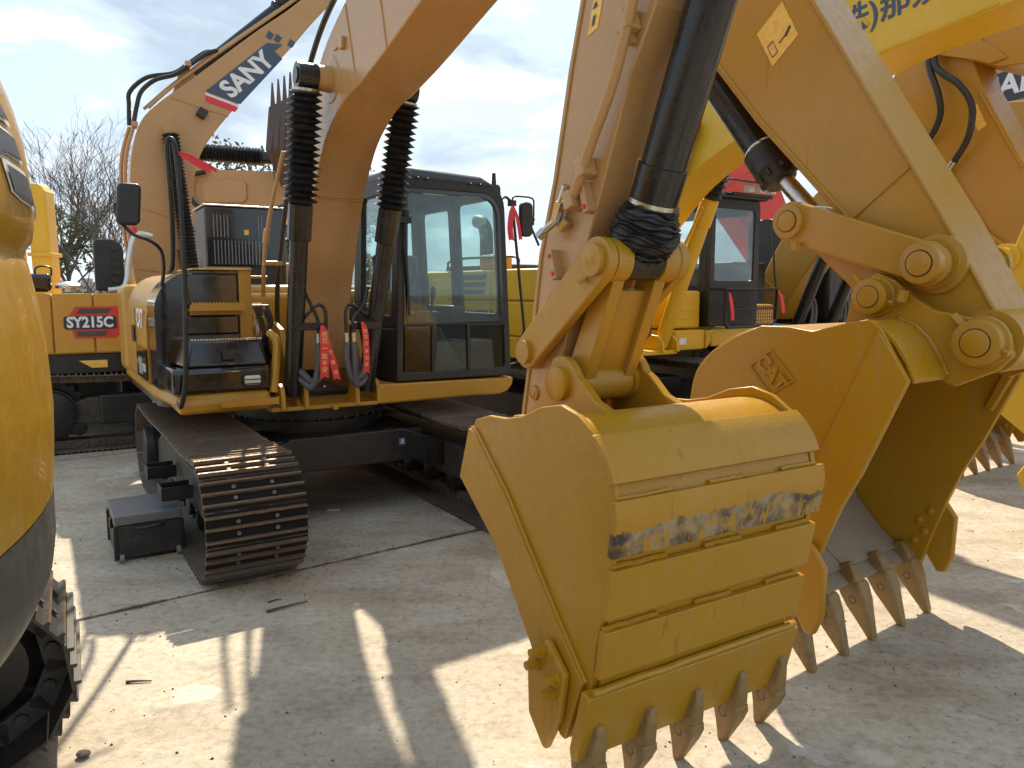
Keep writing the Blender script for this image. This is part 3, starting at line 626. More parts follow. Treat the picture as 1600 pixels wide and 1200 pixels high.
    # ---------------- boom
    belly = [(-0.50, 1.12), (-0.58, 1.33), (-0.66, 1.71), (-0.78, 2.0), (-0.97, 2.41), (-1.19, 2.69), (-1.36, 2.82), (-1.63, 2.935), (-1.91, 2.985), (-2.28, 3.065), (-2.85, 3.215), (-3.6, 3.40), (-4.15, 3.50)]
    tip = arcpts(-4.26, 3.64, 0.15, -90-30, -270, 6)
    back = [(-3.6, 3.80), (-2.85, 3.76), (-2.2, 3.66), (-1.8, 3.55), (-1.45, 3.42), (-1.20, 3.28), (-0.9, 3.0), (-0.62, 2.65), (-0.42, 2.2), (-0.28, 1.8), (-0.18, 1.4), (-0.22, 1.2), (-0.34, 1.1)]
    prof = dense(belly, 4)+tip+dense(back, 3)
    b = MB(); b.pyz(prof, -0.19, 0.19); bo = b.build('boom', TAN, r, 25, 0.008)
    for (ya, za, yb_, zb) in ((-1.88, 2.995, -1.72, 3.5), (-2.35, 3.09, -2.2, 3.64), (-0.68, 1.95, -0.4, 1.9)):
        b = MB(); b.tube([(-0.192, ya, za), (-0.192, yb_, zb)], 0.006, 6); b.build('weld_seam', TAN, bo)
    b = MB(); b.tube([(-0.185, -0.975, 2.405), (0.185, -0.975, 2.405)], 0.006, 6); b.build('belly_seam', TAN, bo)
    for s in (-1, 1):
        b = MB(); b.lathe((s*0.19, -1.42, 3.12), (s*0.30, -1.42, 3.12), [(0, 0.15), (0.06, 0.145), (0.1, 0.085), (1, 0.075)], 28); b.build('cylinder_pin_boss', TAN, bo)
    b = MB(); b.bx(-0.215, -0.19, -1.70, -1.64, 3.25, 3.32); b.build('hose_clamp', TAN, bo, 0, 0.004)
    b = MB(); b.bx(-0.2, -0.19, -1.56, -1.50, 3.28, 3.29); b.build('cable_tab', TAN, bo, 0, 0.002)
    # hydraulic pipe that runs up the boom's back
    b = MB(); b.tube(crv([(-0.24, -0.1, 1.2), (-0.26, -0.2, 1.75), (-0.24, -0.45, 2.4), (-0.22, -0.72, 2.9), (-0.21, -1.05, 3.3), (-0.21, -1.6, 3.58), (-0.21, -2.6, 3.78), (-0.21, -3.4, 3.86)], 6), 0.02, 8); b.build('boom_pipe', BLKM, bo)
    b = MB(); b.tube(crv([(-0.42, -0.38, 1.70), (-0.43, -0.5, 2.0), (-0.40, -0.62, 2.35), (-0.33, -0.75, 2.75)], 5), 0.016, 8); b.cyl((-0.44, -0.5, 1.95), (-0.30, -0.5, 1.95), 0.02); b.cyl((-0.43, -0.55, 2.1), (-0.42, -0.57, 2.2), 0.024); b.build('hand_pipe', TAN, bo)
    # boom cylinders: lug, barrel, square collar, bellows, eye
    for (xb, xt, yl) in ((-0.375, -0.355, -0.92), (0.185, 0.345, -0.94)):
        base = Vector((xb, yl, 0.99)); top = Vector((xt, -1.42, 3.12)); mid = base.lerp(top, 0.63); col_ = base.lerp(top, 0.515)
        b = MB(); b.cyl(base, mid, 0.063, n=28); b.cyl(base, base.lerp(top, 0.07), 0.052, n=20); bc = b.build('boom_cylinder', CYL, r)
        b = MB(); b.lathe(col_, mid, [(0, 0.072), (0.02, 0.082), (0.98, 0.082), (1, 0.07)], 12); b.build('collar', CYL, bc, 25)
        b = MB(); b.bellows(mid, base.lerp(top, 0.965), 0.068, 0.116, 17, 26, 0.03); b.build('bellows', RUB, bc, 0)
        b = MB(); b.cyl((xt-0.065, -1.42, 3.12), (xt+0.065, -1.42, 3.12), 0.082, n=28); b.cyl((xt-0.075, -1.42, 3.12), (xt+0.075, -1.42, 3.12), 0.05, n=20); b.build('cylinder_eye', CYL, bc)
        b = MB(); b.lathe(base.lerp(top, 0.955), base.lerp(top, 0.967), [(0, 0.088), (1, 0.088)], 24); b.build('clamp_band', STEEL, bc)
        for sx in (-0.085, 0.085):
            b = MB(); pl = [(-1.0, 0.885), (-1.0, 0.93)]+arcpts(yl-0.0, 1.0, 0.075, 190, 0, 8)[::1]+[(-0.80, 0.93), (-0.78, 0.885)]
            pl = [(-1.005, 0.885), (-0.995, 1.0), (-0.97, 1.055), (-0.92, 1.075), (-0.87, 1.055), (-0.84, 1.0), (-0.80, 0.93), (-0.78, 0.885)]
            b.pyz(pl, xb+sx-0.016, xb+sx+0.016); b.build('cylinder_lug', YEL, r, 30, 0.005)
        b = MB(); sgn = 1 if xb < 0 else -1
        cc = base.lerp(top, 0.235); b.box((cc.x+sgn*0.085, cc.y-0.05, cc.z), (0.20, 0.05, 0.055)); b.build('hose_bracket', CYL, bc, 0, 0.004)
        h = MB(); x0 = xb+sgn*0.15
        h.tube(crv([(cc.x+sgn*0.055, cc.y-0.02, cc.z+0.28), (cc.x+sgn*0.10, cc.y-0.05, cc.z+0.16), (x0, cc.y-0.06, cc.z+0.05), (x0, cc.y-0.06, cc.z-0.06)], 5), 0.013, 8)
        h.tube(crv([(cc.x+sgn*0.05, cc.y-0.02, cc.z+0.05), (x0, cc.y-0.05, cc.z+0.15), (x0+sgn*0.055, cc.y-0.06, cc.z+0.11), (x0+sgn*0.055, cc.y-0.06, cc.z-0.06)], 5), 0.013, 8)
        h.build('steel_line', CYL, bc)
        for k, dx_ in enumerate((0, 0.055)):
            q = MB(); q.cyl((x0+sgn*dx_, cc.y-0.06, cc.z-0.13), (x0+sgn*dx_, cc.y-0.06, cc.z-0.05), 0.019, n=12); q.build('hose_fitting', STEEL, bc)
            q = MB(); xe = -0.40 if xb < 0 else -0.10
            q.tube(crv([(x0+sgn*dx_, cc.y-0.06, cc.z-0.12), (x0+sgn*dx_*1.1, cc.y-0.07, cc.z-0.26), (x0-sgn*0.03+sgn*dx_*0.4-0.02, cc.y-0.05, cc.z-0.43+k*0.03), (x0-sgn*0.10, cc.y+0.0, cc.z-0.40+k*0.06), (x0-sgn*0.13, cc.y+0.15, cc.z-0.32+k*0.05)], 6), 0.024, 10); q.build('sleeved_hose', HOSEG, bc)
    # pump / valve clutter glimpsed between hood and boom
    rn = random.Random(5); b = MB()
    for k in range(14): b.box((rn.uniform(-0.5, -0.36), rn.uniform(-0.2, 0.4), rn.uniform(1.0, 1.6)), (rn.uniform(0.04, 0.1), 0.1, rn.uniform(0.05, 0.16)))
    b.build('valve_block', GRY, r, 0, 0.004)
    for k in range(7):
        x, z = rn.uniform(-0.52, -0.38), rn.uniform(1.25, 1.65)
        q = MB(); q.tube(crv([(x, -0.35, z), (x+0.02, -0.4, z-0.12), (x-0.02, -0.38, z-0.28), (x+0.03, -0.3, z-0.42)], 5), 0.014, 8); q.build('hydraulic_hose', RUB if k % 2 else STEEL, r)
    b = MB(); b.bx(-0.55, -0.36, -0.3, -0.27, 1.84, 1.86); b.bx(-0.55, -0.36, -0.3, -0.28, 1.62, 1.635); b.build('hood_edge', YEL, r, 0, 0.003)
    b = MB(); b.tube(crv([(-0.52, -0.96, 1.02), (-0.49, -0.93, 1.2), (-0.47, -0.9, 1.38), (-0.50, -0.82, 1.44)], 5), 0.03, 8); b.build('hose_cover', YEL, r)
    # ---------------- cab
    cab(r)
    # ---------------- arm
    rear = [(-3.63, 1.08), (-3.70, 1.4), (-3.79, 1.89), (-3.89, 2.19), (-3.99, 2.59), (-4.06, 2.82), (-4.14, 3.2), (-4.12, 3.7), (-4.2, 4.05)]
    front = [(-4.45, 4.0), (-4.60, 3.5), (-4.56, 3.1), (-4.48, 2.69), (-4.36, 2.50), (-4.26, 2.25), (-4.11, 1.89), (-3.97, 1.5), (-3.88, 1.1)]
    b = MB(); b.pyz(rear+front+arcpts(-3.755, 1.09, 0.125, 200, 345, 6), -0.14, 0.14); ar = b.build('arm', TAN, r, 20, 0.006)
    for s in (-1, 1):                                   # doubled side-plate edges
        b = MB(); fl = [(y+0.0, z) for y, z in rear[:7]]
        b.tube([(s*0.143, y-0.03, z) for y, z in fl], 0.006, 6); b.build('weld_seam', TAN, ar)
    b = MB(); b.bx(-0.142, 0.142, -4.40, -4.39, 2.5, 2.51)
    for (y, z) in ((-3.785, 1.49), (-3.77, 1.31)):
        b = MB(); b.lathe((-0.14, y, z), (-0.19, y, z), [(0, 0.075), (0.7, 0.075), (0.75, 0.055), (1, 0.05)] if z > 1.4 else [(0, 0.035), (0.2, 0.03), (0.25, 0.015), (0.3, 0.012)], 24)
        b.build('arm_boss', YEL, ar)
    b = MB(); b.tube(crv([(-0.195, -4.62, 3.3), (-0.19, -4.50, 2.95), (-0.19, -4.42, 2.71), (-0.19, -4.33, 2.48), (-0.19, -4.21, 2.29), (-0.19, -4.13, 2.15), (-0.185, -4.08, 2.09)], 4), 0.021, 12); b.build('arm_pipe', TAN, ar)
    for (y, z) in ((-4.40, 2.655), (-4.10, 2.09), (-4.17, 2.20)):
        b = MB(); b.box((-0.175, y+0.02, z), (0.07, 0.055, 0.07), (R(-18), 0, 0)); b.build('pipe_clamp', TAN, ar, 0, 0.006)
    for (y, z, dy, dz) in ((-4.36, 2.645, 0.01, 0.06), (-4.145, 2.095, 0.01, 0.06), (-3.945, 1.85, -0.02, 0.05)):
        b = MB(); b.box((-0.16, y, z), (0.045, 0.03, 0.12), (R(-18), 0, 0)); bl = b.build('bolt_pad', TAN, ar, 0, 0.004)
        for sg in (-1, 1):
            q = MB(); q.cyl((-0.184, y+sg*0.012, z+sg*0.035), (-0.19, y+sg*0.012, z+sg*0.035), 0.009, n=10); q.build('red_cap', RED, bl)
    b = MB(); b.box((-0.02, -4.31, 2.165), (0.06, 0.06, 0.12), (R(18), 0, 0)); b.build('front_pad', TAN, ar, 0, 0.005)
    b = MB(); b.cyl((-0.175, -4.0, 2.09), (-0.175, -3.965, 2.02), 0.024, n=6); b.cyl((-0.175, -4.035, 2.15), (-0.175, -4.0, 2.09), 0.018, n=12); b.cyl((-0.175, -3.965, 2.02), (-0.2, -3.92, 1.985), 0.015, n=12); b.cyl((-0.20, -3.92, 1.985), (-0.215, -3.90, 1.96), 0.021, n=6)
    b.cyl((-0.16, -4.03, 2.02), (-0.17, -3.99, 1.99), 0.02, n=6); b.build('hose_coupling', STEEL, ar)
    b = MB(); b.poly([(-0.1405, -4.175, 2.70), (-0.1405, -4.115, 2.685), (-0.1405, -4.145, 2.80), (-0.1405, -4.205, 2.81)][0:4], (-0.002, 0, 0)); sk = b.build('warning_sticker', STK, ar, 0)
    b = MB(); b.poly([(-0.144, -4.155, 2.715), (-0.144, -4.14, 2.712), (-0.144, -4.15, 2.745), (-0.144, -4.165, 2.748)], (-0.001, 0, 0)); b.poly([(-0.144, -4.175, 2.775), (-0.144, -4.145, 2.77), (-0.144, -4.165, 2.795)], (-0.001, 0, 0)); b.build('sticker_print', DKB, ar, 0)
    # bucket cylinder on the front of the arm
    A = Vector((0.0, -4.70, 2.95)); B = Vector((0.0, -4.335, 2.07)); C = Vector((0.0, -4.25, 1.86))
    T_ = A+(A-B)*0.6
    b = MB(); b.cyl(T_, B, 0.083, n=36); bcx = b.build('bucket_cylinder', CYL, r)
    b = MB(); b.lathe(B.lerp(A, 0.14), B-(A-B)*0.0, [(0, 0.083), (0.02, 0.092), (1, 0.09)], 36); b.build('gland', CYL, bcx)
    b = MB(); b.lathe(B.lerp(A, 0.005), B.lerp(A, -0.012), [(0, 0.094), (1, 0.094)], 36); b.build('clamp_band', STEEL, bcx)
    b = MB(); d = (C-B)
    prof = [(0.0, 0.088), (0.10, 0.105), (0.16, 0.118), (0.22, 0.112), (0.28, 0.128), (0.34, 0.117), (0.40, 0.130), (0.46, 0.116), (0.52, 0.125), (0.60, 0.108), (0.68, 0.112), (0.78, 0.09), (0.95, 0.07)]
    pf = []
    for k in range(61):
        t = k/60*0.95; i = max(j for j in range(len(prof)) if prof[j][0] <= t+1e-6); i = min(i, len(prof)-2)
        u = (t-prof[i][0])/(prof[i+1][0]-prof[i][0]); base_r = [0.088, 0.10, 0.112, 0.12, 0.125, 0.126, 0.122, 0.115, 0.102, 0.085, 0.066][min(10, int(t/0.095))]
        pf.append((t, base_r+0.0065*math.sin(k*1.35)))
    b.lathe(B, C, pf, 40)
    for i, v in enumerate(b.v):
        ring, kk = divmod(i, 40); w = 0.005*math.sin(kk*0.47+ring*0.21)+0.004*math.sin(kk*1.1-ring*0.35)
        b.v[i] = (v[0]*(1+w*4), v[1]-w*0.7, v[2]+0.9*w+0.005*math.sin(kk*0.32+1.0))
    b.build('rubber_boot', RUB, bcx, 80)
    b = MB(); b.cyl((-0.07, C.y, C.z), (0.07, C.y, C.z), 0.075, n=28); b.tube([B.lerp(C, 0.5), C], 0.045, 16); b.build('rod_eye', RUB, bcx)
    b = MB(); b.tube(crv([(0.115, -4.72, 3.1), (0.115, -4.58, 2.75), (0.12, -4.40, 2.3), (0.12, -4.36, 2.2)], 4), 0.012, 8); b.build('cylinder_line', CYL, bcx)
    # linkage
    P1 = (-3.785, 1.49); P2 = (-4.25, 1.86); P3 = (-4.03, 1.38)
    for s in (-1, 1):
        b = MB(); b.pyz(link_plate(P1, P2, 0.072, 0.085), s*0.155, s*0.20); lk = b.build('side_link', YEL, r, 30, 0.006)
        b = MB(); b.lathe((s*0.20, *P2), (s*0.226, *P2), [(0, 0.06), (0.85, 0.06), (0.9, 0.05), (0.91, 0.02), (1, 0.016)], 28); b.build('pin_cap', YEL, lk)
        b = MB(); b.lathe((s*0.20, *P1), (s*0.222, *P1), [(0, 0.05), (0.9, 0.05), (1, 0.04)], 24); b.build('pin_cap', YEL, lk)
        b = MB(); b.cyl((s*0.08, *P2), (s*0.152, *P2), 0.082, n=28); b.build('pin_sleeve', YEL, lk)
        b = MB(); b.cyl((s*0.21, -4.20, 1.79), (s*0.23, -4.19, 1.78), 0.014, n=6); b.build('bolt', YEL, lk)
    b = MB()
    def hl(t, o): p = lerp(P2, P3, t); n = (P3[1]-P2[1], -(P3[0]-P2[0])); L = math.hypot(*n); return (p[0]+n[0]/L*o, p[1]+n[1]/L*o)
    side = [hl(0.10, 0.055), hl(0.5, 0.06), hl(0.92, 0.06), hl(0.92, -0.06), hl(0.5, -0.05), hl(0.10, -0.05)]
    for s in (-1, 1): b.pyz(side, s*0.075, s*0.13)
    b.pyz([hl(0.22, 0.02), hl(0.92, 0.035), hl(0.92, -0.01), hl(0.22, -0.01)], -0.08, 0.08)
    pin(b, -0.13, 0.13, P3[0], P3[1], 0.078)
    b.build('power_link', YEL, r, 30, 0.008)
    # ---------------- bucket
    out = [(-4.63, 0.43), (-4.655, 0.60), (-4.685, 0.79), (-4.715, 0.97), (-4.725, 1.07), (-4.69, 1.185), (-4.62, 1.265), (-4.52, 1.315), (-4.42, 1.325), (-4.30, 1.305), (-4.15, 1.27), (-4.0, 1.245), (-3.86, 1.23)]
    op = dense(out, 3)
    b = shell(op, 0.022, -0.455, 0.455); bk = b.build('bucket', YELB, r, 35, 0.003)
    sideo = [(-3.75, 0.985), (-3.90, 0.875), (-4.05, 0.765), (-4.28, 0.48), (-4.47, 0.22), (-4.50, 0.215), (-4.62, 0.45), (-4.64, 0.60), (-4.69, 0.80), (-4.725, 0.97), (-4.735, 1.07), (-4.70, 1.20), (-4.63, 1.285), (-4.53, 1.345), (-4.43, 1.368), (-4.31, 1.345), (-4.19, 1.295), (-4.08, 1.272), (-3.95, 1.265), (-3.85, 1.235), (-3.83, 1.20)]
    for s in (-1, 1):
        b = MB(); b.pyz(sideo, s*0.457, s*0.48); sp = b.build('side_plate', YELB, bk, 30, 0.004)
        # doubled cutting strip along the open edge
        strip = [(-3.75, 0.985), (-3.83, 1.20), (-3.865, 1.19), (-4.10, 0.99), (-4.43, 0.63), (-4.595, 0.46), (-4.50, 0.215), (-4.47, 0.22), (-4.28, 0.48), (-4.05, 0.765)]
        b = MB(); b.pyz(strip, s*0.482, s*0.502); b.build('side_bar', YELB, bk, 30, 0.004)
        b = MB(); b.tube([(s*0.484, y, z) for y, z in strip[1:6]], 0.010, 6); b.build('weld_bead', YELB, bk)
        sc = [(-4.43, 0.56), (-4.54, 0.47), (-4.51, 0.30), (-4.43, 0.15), (-4.41, 0.15), (-4.32, 0.24), (-4.31, 0.44), (-4.36, 0.48)]
        b = MB(); b.pyz(sc, s*0.505, s*0.535); cu = b.build('side_cutter', YELB, bk, 30, 0.012)
        for (y, z) in ((-4.41, 0.51), (-4.385, 0.455), (-4.50, 0.445), (-4.475, 0.385)):
            q = MB(); q.cyl((s*0.535, y, z), (s*0.552, y, z), 0.026, n=6); q.cyl((s*0.552, y, z), (s*0.585, y, z), 0.016, n=10); q.build('bolt', YELB, bk, 30)
    # back wear plates
    for nm, a, c_, mt, xw in (('top_wear_plate', (0.97,), 0.0, YELB, 0.485),):
        pass
    acc = [0]
    for i in range(len(op)-1): acc.append(acc[-1]+math.dist(op[i], op[i+1]))
    def s_at_z(z):                                      # arc length where the back reaches height z (lower part only)
        for i in range(len(op)-1):
            if op[i][1] <= z <= op[i+1][1]: return acc[i]+(z-op[i][1])/(op[i+1][1]-op[i][1])*(acc[i+1]-acc[i])
    for z0, z1, mt, x1 in ((1.150, 1.275, YELB, 0.492), (0.930, 1.105, WORN, 0.500), (0.715, 0.885, YELB, 0.494), (0.505, 0.67, YELB, 0.490)):
        b = MB(); plate_along(b, op, s_at_z(z0), s_at_z(z1), 0.001, 0.026, -x1, x1); wp = b.build('wear_plate', mt, bk, 30, 0.003)
        q = MB(); rr_ = random.Random(int(z0*100))
        for (xa, xb) in ((-0.48, -0.25), (-0.08, 0.10), (0.28, 0.46)):
            sm = s_at_z(z1)+0.006; j = 0
            while acc[j+1] < sm: j += 1
            t = (sm-acc[j])/(acc[j+1]-acc[j]); p = lerp(op[j], op[j+1], t)
            q = MB(); q.tube([(xa+(xb-xa)*k/8, p[0]-0.006+rr_.uniform(-.002, .002), p[1]+rr_.uniform(-.002, .002)) for k in range(9)], 0.009, 6)
            q.build('weld_bead', YELB, bk)
    # lip and teeth
    b = MB(); b.pyz([(-4.615, 0.45), (-4.655, 0.435), (-4.595, 0.19), (-4.56, 0.178), (-4.552, 0.22)], -0.52, 0.52); b.build('cutting_lip', YELB, bk, 30, 0.005)
    b = MB(); b.tube([(-0.5+k*0.05, -4.648+random.uniform(-.002, .002), 0.452+random.uniform(-.002, .002)) for k in range(21)], 0.013, 8); b.build('lip_weld', YELB, bk)
    put_teeth(bk, [-0.455, -0.23, 0.0, 0.235, 0.455], -4.578, 0.195, R(12), 0.13, 0.21, 0.066)
    # hinge ears
    for s in (-1, 1):
        b = MB(); ear = [(-4.36, 1.30), (-4.25, 1.335), (-4.17, 1.40)]+arcpts(-4.03, 1.385, 0.105, 160, 60, 6)+[(-3.93, 1.40), (-3.88, 1.30), (-3.80, 1.22)]+arcpts(-3.74, 1.10, 0.12, 60, -80, 6)+[(-3.95, 1.08), (-4.2, 1.20)]
        b.pyz(ear, s*0.155, s*0.195); ea = b.build('hinge_ear', YELB, bk, 30, 0.006)
        b = MB(); b.lathe((s*0.195, *P3), (s*0.225, *P3), [(0, 0.068), (0.8, 0.068), (1, 0.055)], 24); b.build('pin_cap', YELB, bk)
        b = MB(); b.lathe((s*0.195, -3.74, 1.10), (s*0.225, -3.74, 1.10), [(0, 0.07), (0.8, 0.07), (1, 0.06)], 24); b.build('pin_cap', YELB, bk)
        b = MB(); b.cyl((s*0.13, *P3), (s*0.156, *P3), 0.08, n=24); b.build('pin_sleeve', YELB, bk)
        if s > 0:
            b = MB(); b.cyl((0.195, -3.95, 1.40), (0.25, -3.95, 1.40), 0.016, n=6); b.cyl((0.25, -3.95, 1.40), (0.262, -3.95, 1.40), 0.026, n=6); b.build('bolt', YELB, bk)
    return r

def cab(r):
    x0, x1, xt0, xt1 = 0.42, 1.475, 0.465, 1.40          # bottom / top widths
    yf, yb_, zb, zt = -0.99, 0.62, 1.035, 2.62
    def X(u, z): t = (z-zb)/(zt-zb); return (x0+(xt0-x0)*t)*(1-u)+(x1+(xt1-x1)*t)*u
    # front frame: outer and inner outline share point counts
    n = 6
    o2 = rrect(0, 1, zb, zt, (0.02, 0.04, 0.2, 0.09), n); i2 = rrect(0.055, 0.945, zb+0.07, zt-0.10, (0.02, 0.03, 0.16, 0.05), n)
    b = MB(); b.ring([(X(u, z), yf+0.0, z) for u, z in o2], [(X(u, z), yf, z) for u, z in i2], (0, 0.06, 0)); cb = b.build('cab', BLKM, r, 30, 0.012)
    # windscreen rubber and lower cross bars
    i3 = rrect(0.085, 0.915, 1.50, zt-0.13, (0.02, 0.02, 0.15, 0.05), n); o3 = rrect(0.05, 0.95, 1.475, zt-0.095, (0.02, 0.02, 0.165, 0.055), n)
    b = MB(); b.ring([(X(u, z), yf-0.004, z) for u, z in o3], [(X(u, z), yf-0.004, z) for u, z in i3], (0, 0.03, 0)); b.build('windscreen_frame', BLK, cb, 30, 0.004)
    b = MB(); b.poly([(X(u, z), yf+0.012, z) for u, z in rrect(0.07, 0.93, 1.49, zt-0.11, (0.02, 0.02, 0.155, 0.05), n)], (0, 0.005, 0)); b.build('windscreen', GLASS, cb, 0)
    b = MB(); b.poly([(X(u, z), yf+0.012, z) for u, z in rrect(0.07, 0.93, zb+0.06, 1.485, 0.03, n)], (0, 0.005, 0)); b.build('lower_window', GLASSL, cb, 0)
    for (u0, u1, z0, z1) in ((0.05, 0.30, 1.462, 1.49), (0.62, 0.95, 1.462, 1.49), (0.29, 0.315, 1.10, 1.48), (0.60, 0.625, 1.10, 1.48)):
        b = MB(); b.pxz([(X(u0, z0), z0), (X(u1, z0), z0), (X(u1, z1), z1), (X(u0, z1), z1)], yf-0.004, yf+0.03); b.build('window_bar', BLKM, cb, 0, 0.003)
    # pillars, side and rear frames (open for glass)
    def sideframe(u, th):
        oo = rrect(yf+0.05, yb_, zb, zt, 0.06, n); w1 = rrect(yf+0.12, -0.22, 1.55, zt-0.12, 0.05, n)
        b = MB(); b.ring([(X(u, z), y, z) for y, z in rrect(yf+0.05, -0.16, 1.45, zt, 0.04, n)], [(X(u, z), y, z) for y, z in w1], (th, 0, 0))
        b.ring([(X(u, z), y, z) for y, z in rrect(-0.16, yb_, 1.45, zt, 0.04, n)], [(X(u, z), y, z) for y, z in rrect(-0.06, yb_-0.1, 1.6, zt-0.14, 0.05, n)], (th, 0, 0))
        b.poly([(X(u, zb), yf+0.05, zb), (X(u, zb), yb_, zb), (X(u, 1.45), yb_, 1.45), (X(u, 1.45), yf+0.05, 1.45)], (th, 0, 0))
        b.build('cab_side', BLKM, cb, 0, 0.01)
        g = MB(); g.poly([(X(u, z)+th/2, y, z) for y, z in rrect(yf+0.11, -0.21, 1.54, zt-0.11, 0.05, n)], (0.004, 0, 0)); g.build('side_window', GLASSD, cb, 0)
        g = MB(); g.poly([(X(u, z)+th/2, y, z) for y, z in rrect(-0.07, yb_-0.09, 1.59, zt-0.13, 0.05, n)], (0.004, 0, 0)); g.build('side_window', GLASSD, cb, 0)
    sideframe(0, 0.05); sideframe(1, -0.05)
    b = MB(); b.ring([(X(u, z), yb_, z) for u, z in rrect(0.03, 0.97, zb, zt-0.01, 0.05, n)], [(X(u, z), yb_, z) for u, z in rrect(0.16, 0.88, 1.62, zt-0.14, 0.06, n)], (0, -0.05, 0)); b.build('cab_rear', BLKM, cb, 0, 0.01)
    g = MB(); g.poly([(X(u, z), yb_-0.03, z) for u, z in rrect(0.15, 0.89, 1.61, zt-0.13, 0.06, n)], (0, 0.004, 0)); g.build('rear_window', GLASSD, cb, 0)
    b = MB(); b.pxy([(x0+0.03, yf+0.03), (x1-0.03, yf+0.03), (x1-0.03, yb_-0.03), (x0+0.03, yb_-0.03)], zb, zb+0.03); b.build('cab_floor', BLKM, cb, 0)
    # roof: pressed panel with front brow
    b = MB()
    ro = [(xt0-0.01, yf-0.02, 2.60), (xt1-0.06, yf-0.02, 2.575), (xt1-0.02, yb_, 2.60), (xt0-0.01, yb_, 2.62)]
    hi = [(xt0+0.03, yf+0.05, 2.70), (xt1-0.18, yf+0.05, 2.665), (xt1-0.14, yb_-0.05, 2.68), (xt0+0.03, yb_-0.05, 2.71)]
    b.add(ro+hi, [(0, 3, 2, 1), (4, 5, 6, 7), (0, 1, 5, 4), (1, 2, 6, 5), (2, 3, 7, 6), (3, 0, 4, 7)]); rf = b.build('cab_roof', BLKM, cb, 40, 0.035, 4)
    for x in (0.49, 0.62, 0.70, 1.08, 1.17):
        q = MB(); z = 2.605-(x-0.47)*0.027; q.lathe((x, yf-0.03, z), (x, yf-0.015, z), [(0, 0.006), (0.5, 0.009), (1, 0.009)], 10); q.build('roof_bolt', BLKM, cb)
    b = MB(); b.cyl((1.335, yf+0.05, 2.61), (1.335, yf+0.05, 2.70), 0.02, 0.015); b.build('roof_knob', BLKM, cb)
    # inside
    sx = 0.98
    b = MB(); b.box((sx, 0.0, 1.50), (0.46, 0.46, 0.12)); b.box((sx, 0.26, 1.80), (0.44, 0.11, 0.56), (R(-10), 0, 0)); b.box((sx, 0.33, 2.15), (0.25, 0.08, 0.15), (R(-8), 0, 0)); b.box((sx, 0.02, 1.28), (0.34, 0.36, 0.34)); b.build('seat', RUB, cb, 40, 0.04, 3)
    b = MB()
    for s in (-1, 1): b.box((sx+s*0.33, -0.1, 1.50), (0.13, 0.5, 0.22)); 
    b.build('console', BLKM, cb, 30, 0.03)
    b = MB(); b.pyz([(-0.95, 1.10), (-0.62, 1.10), (-0.5, 1.42), (-0.56, 1.44), (-0.95, 1.13)], 0.72, 1.02); b.build('floor_board', LGRY, cb, 30, 0.01)
    b = MB(); b.bx(1.08, 1.40, -0.93, -0.6, 1.30, 1.33); b.build('foot_tray', LGRY, cb, 30, 0.006)
    for (x, y, z1) in ((0.78, -0.62, 1.84), (0.86, -0.62, 1.84), (0.94, -0.58, 1.78), (0.66, -0.3, 1.76), (1.30, -0.3, 1.76)):
        q = MB(); q.tube([(x, y+0.08, 1.3), (x, y, z1-0.08)], 0.010, 8); q.lathe((x, y, z1-0.1), (x, y-0.01, z1), [(0, 0.016), (0.4, 0.028), (0.8, 0.024), (1, 0.008)], 14); q.build('lever', BLKM, cb)
    b = MB(); b.box((0.60, -0.72, 1.86), (0.20, 0.05, 0.15), (R(-15), 0, R(20))); b.build('monitor', BLKM, cb, 30, 0.01)
    # wiper
    b = MB(); b.tube([(0.53, yf-0.02, 1.55), (0.50, yf-0.03, 2.2), (0.53, yf-0.03, 2.35)], 0.009, 8); b.tube([(0.50, yf-0.035, 1.95), (0.505, yf-0.035, 2.45)], 0.006, 6); b.box((0.50, yf-0.02, 2.28), (0.09, 0.06, 0.05)); b.build('wiper', BLKM, cb)
    # left mirror with tubular stay, hand rail
    b = MB(); b.tube(crv([(1.40, -0.85, 2.44), (1.52, -0.78, 2.53), (1.60, -0.72, 2.54), (1.66, -0.70, 2.50)], 4), 0.012, 8); b.tube([(1.66, -0.70, 2.52), (1.79, -0.70, 1.4), (1.72, -0.68, 1.1), (1.45, -0.7, 1.05)], 0.013, 8)
    b.tube(crv([(1.66, -0.70, 2.49), (1.66, -0.72, 2.55), (1.74, -0.72, 2.56), (1.86, -0.72, 2.55), (1.875, -0.72, 2.48), (1.87, -0.72, 2.32)], 3), 0.008, 8); b.tube([(1.84, -0.71, 2.33), (1.97, -0.66, 2.15)], 0.012, 8); b.box((1.66, -0.70, 2.50), (0.06, 0.05, 0.05)); b.build('mirror_stay', BLKM, cb)
    b = MB(); b.pxz([(x+1.79, z+2.365) for x, z in rrect(-0.062, 0.062, -0.15, 0.15, 0.045)], -0.75, -0.69); b.cyl((1.84, -0.72, 2.37), (1.885, -0.72, 2.37), 0.018); b.build('mirror', BLKM, cb, 30, 0.022, 3)
main_excavator()

